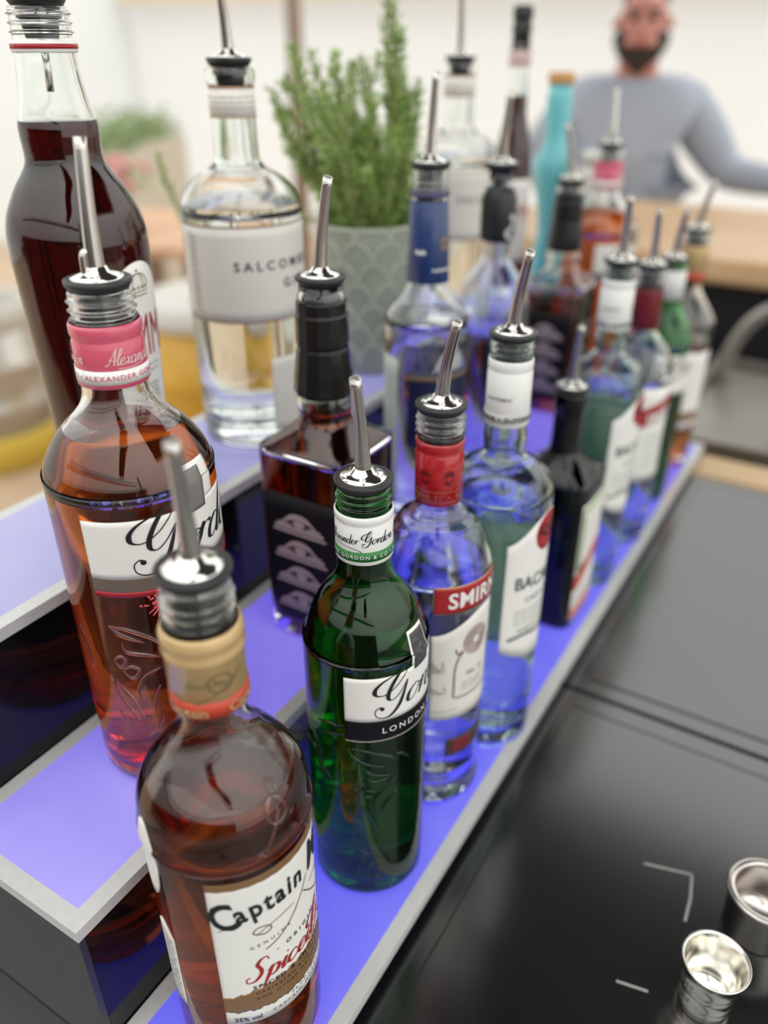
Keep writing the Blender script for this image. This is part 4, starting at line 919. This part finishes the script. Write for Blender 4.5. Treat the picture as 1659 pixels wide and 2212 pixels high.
man = empty('person', (2.70, .645, ZF+.002), 'bearded man in a light grey blue sweater standing behind the wooden bar', 'person', None, R(-74))
skinm = mat('flushed skin', (.62, .27, .22), .5, sub=.1); knit = mat('light grey blue knit', (.42, .46, .54), .85, bump=(400, .001)); denim = mat('dark trousers', (.03, .035, .05), .8)
hairm = mat('dark brown hair', (.035, .022, .016), .8); shoem = mat('black shoes', (.01, .01, .01), .5)
def skin(name, nodes, edges, m, parent, sub=2):
    me = bpy.data.meshes.new(name); me.from_pydata([Vector(n[0]) for n in nodes], edges, []); me.materials.append(m)
    o = link(bpy.data.objects.new(name, me), parent)
    md = o.modifiers.new('Skin', 'SKIN'); md.use_smooth_shade = True
    for i, n in enumerate(nodes):
        r = n[1] if isinstance(n[1], tuple) else (n[1], n[1]); me.skin_vertices[0].data[i].radius = r
        me.skin_vertices[0].data[i].use_root = (i == 0)
    sd = o.modifiers.new('Subdivision', 'SUBSURF'); sd.levels = sub; sd.render_levels = sub
    for p in me.polygons: p.use_smooth = True
    return o
Nn, Ee = [], []
def nd(p, r, par=None):
    Nn.append((p, r)); i = len(Nn)-1
    if par is not None: Ee.append((par, i))
    return i
pel = nd((0, .03, .90), .135); wa = nd((0, .02, 1.04), .120, pel); ch = nd((0, 0, 1.19), .130, wa); uc = nd((0, -.01, 1.30), .105, ch)
nk = nd((0, -.035, 1.385), .058, uc); nk2 = nd((0, -.055, 1.43), .058, nk); hd = nd((0, -.075, 1.485), (.068, .078), nk2); hd2 = nd((0, -.065, 1.55), (.078, .092), hd); hd3 = nd((0, -.055, 1.60), (.072, .082), hd2); hd4 = nd((0, -.05, 1.635), (.045, .05), hd3)
ns = nd((0, -.155, 1.525), .014, hd); ns2 = nd((0, -.172, 1.512), .012, ns)
arms = {}
for s_, el, wr, hn in ((1, (.315, -.02, 1.13), (.52, -.16, 1.118), (.60, -.20, 1.108)), (-1, (-.30, -.02, 1.13), (-.205, -.245, 1.118), (-.175, -.32, 1.108))):
    er = nd((s_*.082, -.055, 1.53), .009, hd2); nd((s_*.083, -.045, 1.545), .009, er)
    sh = nd((s_*.175, 0, 1.30), .064, uc); e_ = nd(el, .044, sh); w_ = nd(wr, .026, e_); h_ = nd(hn, .027, w_)
    d = (Vector(hn)-Vector(wr)).normalized(); q = Vector((-d.y, d.x, 0))
    for k, (off, L_) in enumerate(((-.027, .062), (-.009, .072), (.009, .068), (.026, .052))):
        b0 = Vector(hn)+d*.028+q*off*.8; f1 = nd(tuple(b0), .0095, h_); f2 = nd(tuple(b0+d*L_*.5+Vector((0, 0, .004))), .0088, f1); nd(tuple(b0+d*L_+Vector((0, 0, -.010))), .0075, f2)
    t0 = Vector(wr)+d*.025+q*.030*(-s_); th = nd(tuple(t0), .011, w_); nd(tuple(t0+d*.04+q*.020*(-s_)), .0090, th)
    arms[s_] = (el, wr)
for s_ in (1, -1):
    hp = nd((s_*.095, .03, .86), .088, pel); kn = nd((s_*.105, .01, .48), .060, hp); an = nd((s_*.11, .04, .09), .038, kn); nd((s_*.12, -.10, .035), .032, an)
skin('body', Nn, Ee, skinm, man)
sw = [((0, .02, .93), .150), ((0, .01, 1.06), .152), ((0, -.005, 1.19), .165), ((0, -.012, 1.318), .128), ((0, -.03, 1.392), .084)]; se = [(0, 1), (1, 2), (2, 3), (3, 4)]
for s_ in (1, -1):
    k = len(sw); sw += [((s_*.080, .005, 1.245), .128), ((s_*.085, .01, 1.10), .128), ((s_*.08, .015, .98), .122)]; se += [(3, k), (k, k+1), (k+1, k+2)]
for s_ in (1, -1):
    el, wr = arms[s_]; k = len(sw)
    sw += [((s_*.150, -.002, 1.330), .092), ((s_*.222, -.008, 1.25), .082), (el, .060), (tuple(Vector(el).lerp(Vector(wr), .6)), .048), (tuple(Vector(el).lerp(Vector(wr), .93)), .036)]
    se += [(3, k), (k, k+1), (k+1, k+2), (k+2, k+3), (k+3, k+4)]
skin('sweater', sw, se, knit, man)
tn = [((0, .03, .90), .147)]; te = []
for s_ in (1, -1): k = len(tn); tn += [((s_*.098, .03, .84), .102), ((s_*.105, .01, .48), .074), ((s_*.11, .04, .10), .058)]; te += [(0, k), (k, k+1), (k+1, k+2)]
skin('trousers', tn, te, denim, man)
for s_ in (1, -1): skin('shoe', [((s_*.11, .055, .045), .043), ((s_*.115, -.03, .043), .044), ((s_*.12, -.13, .036), .036)], [(0, 1), (1, 2)], shoem, man)
skin('beard', [((0, -.128, 1.452), .040), ((.045, -.105, 1.475), .034), ((-.045, -.105, 1.475), .034), ((.068, -.07, 1.515), .020), ((-.068, -.07, 1.515), .020), ((0, -.135, 1.425), .030), ((0, -.125, 1.405), .016)], [(0, 1), (0, 2), (1, 3), (2, 4), (0, 5), (5, 6)], hairm, man)
skin('hair', [((0, -.05, 1.648), .060), ((0, .0, 1.62), .075), ((0, .015, 1.565), .070), ((.05, -.03, 1.61), .045), ((-.05, -.03, 1.61), .045)], [(0, 1), (1, 2), (1, 3), (1, 4)], hairm, man)
def ell(name, c, r, m, parent):
    bm = bmesh.new(); bmesh.ops.create_uvsphere(bm, u_segments=16, v_segments=10, radius=1)
    for v in bm.verts: v.co = (c[0]+v.co.x*r[0], c[1]+v.co.y*r[1], c[2]+v.co.z*r[2])
    return mesh(name, bm, m, parent)
for s_ in (1, -1):
    ell('eye', (s_*.030, -.142, 1.548), (.012, .010, .009), mat('dark eye', (.05, .04, .035), .2), man)
    ell('eyebrow', (s_*.031, -.148, 1.566), (.020, .007, .005), hairm, man)
ell('mouth', (0, -.163, 1.482), (.022, .008, .006), mat('lips', (.45, .14, .13), .4), man)

# ================================================================== LEFT BACKGROUND: KEGS, BENCH TABLE, PLANTER
golden = mat('golden yellow drum', (.72, .42, .04), .4, noise=(3, (.60, .32, .03), .4, .7)); yel = mat('bright yellow rim', (.80, .62, .10), .45)
kegs = mat('dull keg steel', (.55, .53, .48), .35, .6, noise=(3, (.42, .39, .34), .4, .7)); palegrey = mat('pale grey lid', (.62, .60, .55), .5)
kg = empty('yellow_drum', (1.86, 1.71, ZF+.001), 'big golden yellow drum with pale lid, seen beside the clear gin bottle', 'drum')
lathe('drum_body', [(0, .0001), (0, .23), (.01, .243), (.25, .246), (.26, .252), (.28, .252), (.29, .246), (.50, .246), (.51, .252), (.53, .252), (.54, .246), (.70, .243), (.70, .0001)], golden, kg, 48)
lathe('lid', [(.701, .0001), (.701, .250), (.72, .254), (.765, .248), (.77, .21), (.77, .0001)], palegrey, kg, 48)
bm = bmesh.new(); tube(bm, [(.16*math.cos(R(a)), .16*math.sin(R(a)), .791) for a in range(200, 261, 10)], .020, 8); mesh('handle', bm, mat('rusty handle', (.28, .13, .07), .6), kg)
k2 = empty('steel_keg', (1.66, 2.80, ZF+.001), 'dull steel keg with yellow foot ring at the left edge', 'keg')
lathe('keg_body', [(.13, .0001), (.13, .20), (.15, .232), (.24, .245), (.25, .256), (.27, .256), (.28, .245), (.40, .245), (.41, .256), (.43, .256), (.44, .245), (.53, .23), (.56, .20), (.565, .0001)], kegs, k2, 48)
lathe('foot_ring', [(0, .20), (0, .232), (.135, .236), (.1502, .233), (.150, .2), (0, .20)], yel, k2, 48)
lathe('top_ring', [(.54, .20), (.56, .222), (.64, .222), (.645, .212), (.64, .204), (.60, .2), (.54, .20)], palegrey, k2, 48)
tb_ = empty('bench_table', (2.62, 2.66, ZF+.001), 'pale wooden bench table behind the yellow drum', 'table', None, R(20))
bm = bmesh.new()
for k in range(4): bbox(bm, -.45, .45, -.36+k*.185, -.185+k*.185, .74, .775)
mesh('tabletop', bm, mat('peach toned planks', (.60, .36, .22), .55), tb_, False)
for sx_ in (-1, 1):
    for sy_ in (-1, 1): box('leg', sx_*.38-.035, sx_*.38+.035, sy_*.28-.035, sy_*.28+.035, 0, .739, polewood, tb_)
pl = empty('planter_box', (3.65, 4.0, ZF+.001), 'long beige planter trough with shrubs along the white marquee wall', 'planter', None, R(30))
bm = bmesh.new(); bbox(bm, -.95, .75, -.2, .2, 0, .98, bev=.01); mesh('trough', bm, mat('beige trough', (.55, .49, .40), .7), pl, False)
bh = bmesh.new(); rq = random.Random(4)
for i in range(1500):
    p = Vector((rq.uniform(-.92, .72), rq.uniform(-.2, .2), .985+abs(rq.gauss(0, .07)))); r_ = rq.uniform(.012, .03)
    a = Vector((rq.uniform(-1, 1), rq.uniform(-1, 1), rq.uniform(-.3, 1))).normalized(); b_ = a.orthogonal().normalized(); c_ = a.cross(b_)
    q = [bh.verts.new(p+b_*r_), bh.verts.new(p+c_*r_*.5+a*.004), bh.verts.new(p-b_*r_), bh.verts.new(p-c_*r_*.5+a*.004)]; bh.faces.new(q)
mesh('shrub_leaves', bh, mat('muted green leaves', (.24, .32, .14), .6), pl, False)
fv = empty('flower_vase', (2.50, 2.78, ZF+.778), 'small vase of pink flowers and green leaves on the bench table', 'vase')
lathe('vase', [(0, .0001), (0, .035), (.06, .05), (.12, .03), (.14, .036), (.138, .03), (.01, .03), (.01, .0001)], mat('cream vase', (.7, .66, .55), .4), fv, 32)
bf, bg_ = bmesh.new(), bmesh.new()
for i in range(22):
    p = Vector((rq.gauss(0, .05), rq.gauss(0, .05), rq.uniform(.17, .30))); bmesh.ops.create_icosphere(bf, subdivisions=1, radius=rq.uniform(.016, .028), matrix=Matrix.Translation(p))
for i in range(60):
    p = Vector((rq.gauss(0, .05), rq.gauss(0, .05), rq.uniform(.13, .26))); d = Vector((rq.uniform(-1, 1), rq.uniform(-1, 1), rq.uniform(0, 1))).normalized(); o1 = d.orthogonal().normalized()
    q = [bg_.verts.new(p), bg_.verts.new(p+d*.03+o1*.012), bg_.verts.new(p+d*.06), bg_.verts.new(p+d*.03-o1*.012)]; bg_.faces.new(q)
mesh('blossoms', bf, mat('pink petals', (.78, .36, .38), .6), fv); mesh('leaves', bg_, mat('fresh green leaves', (.22, .36, .08), .6), fv, False)
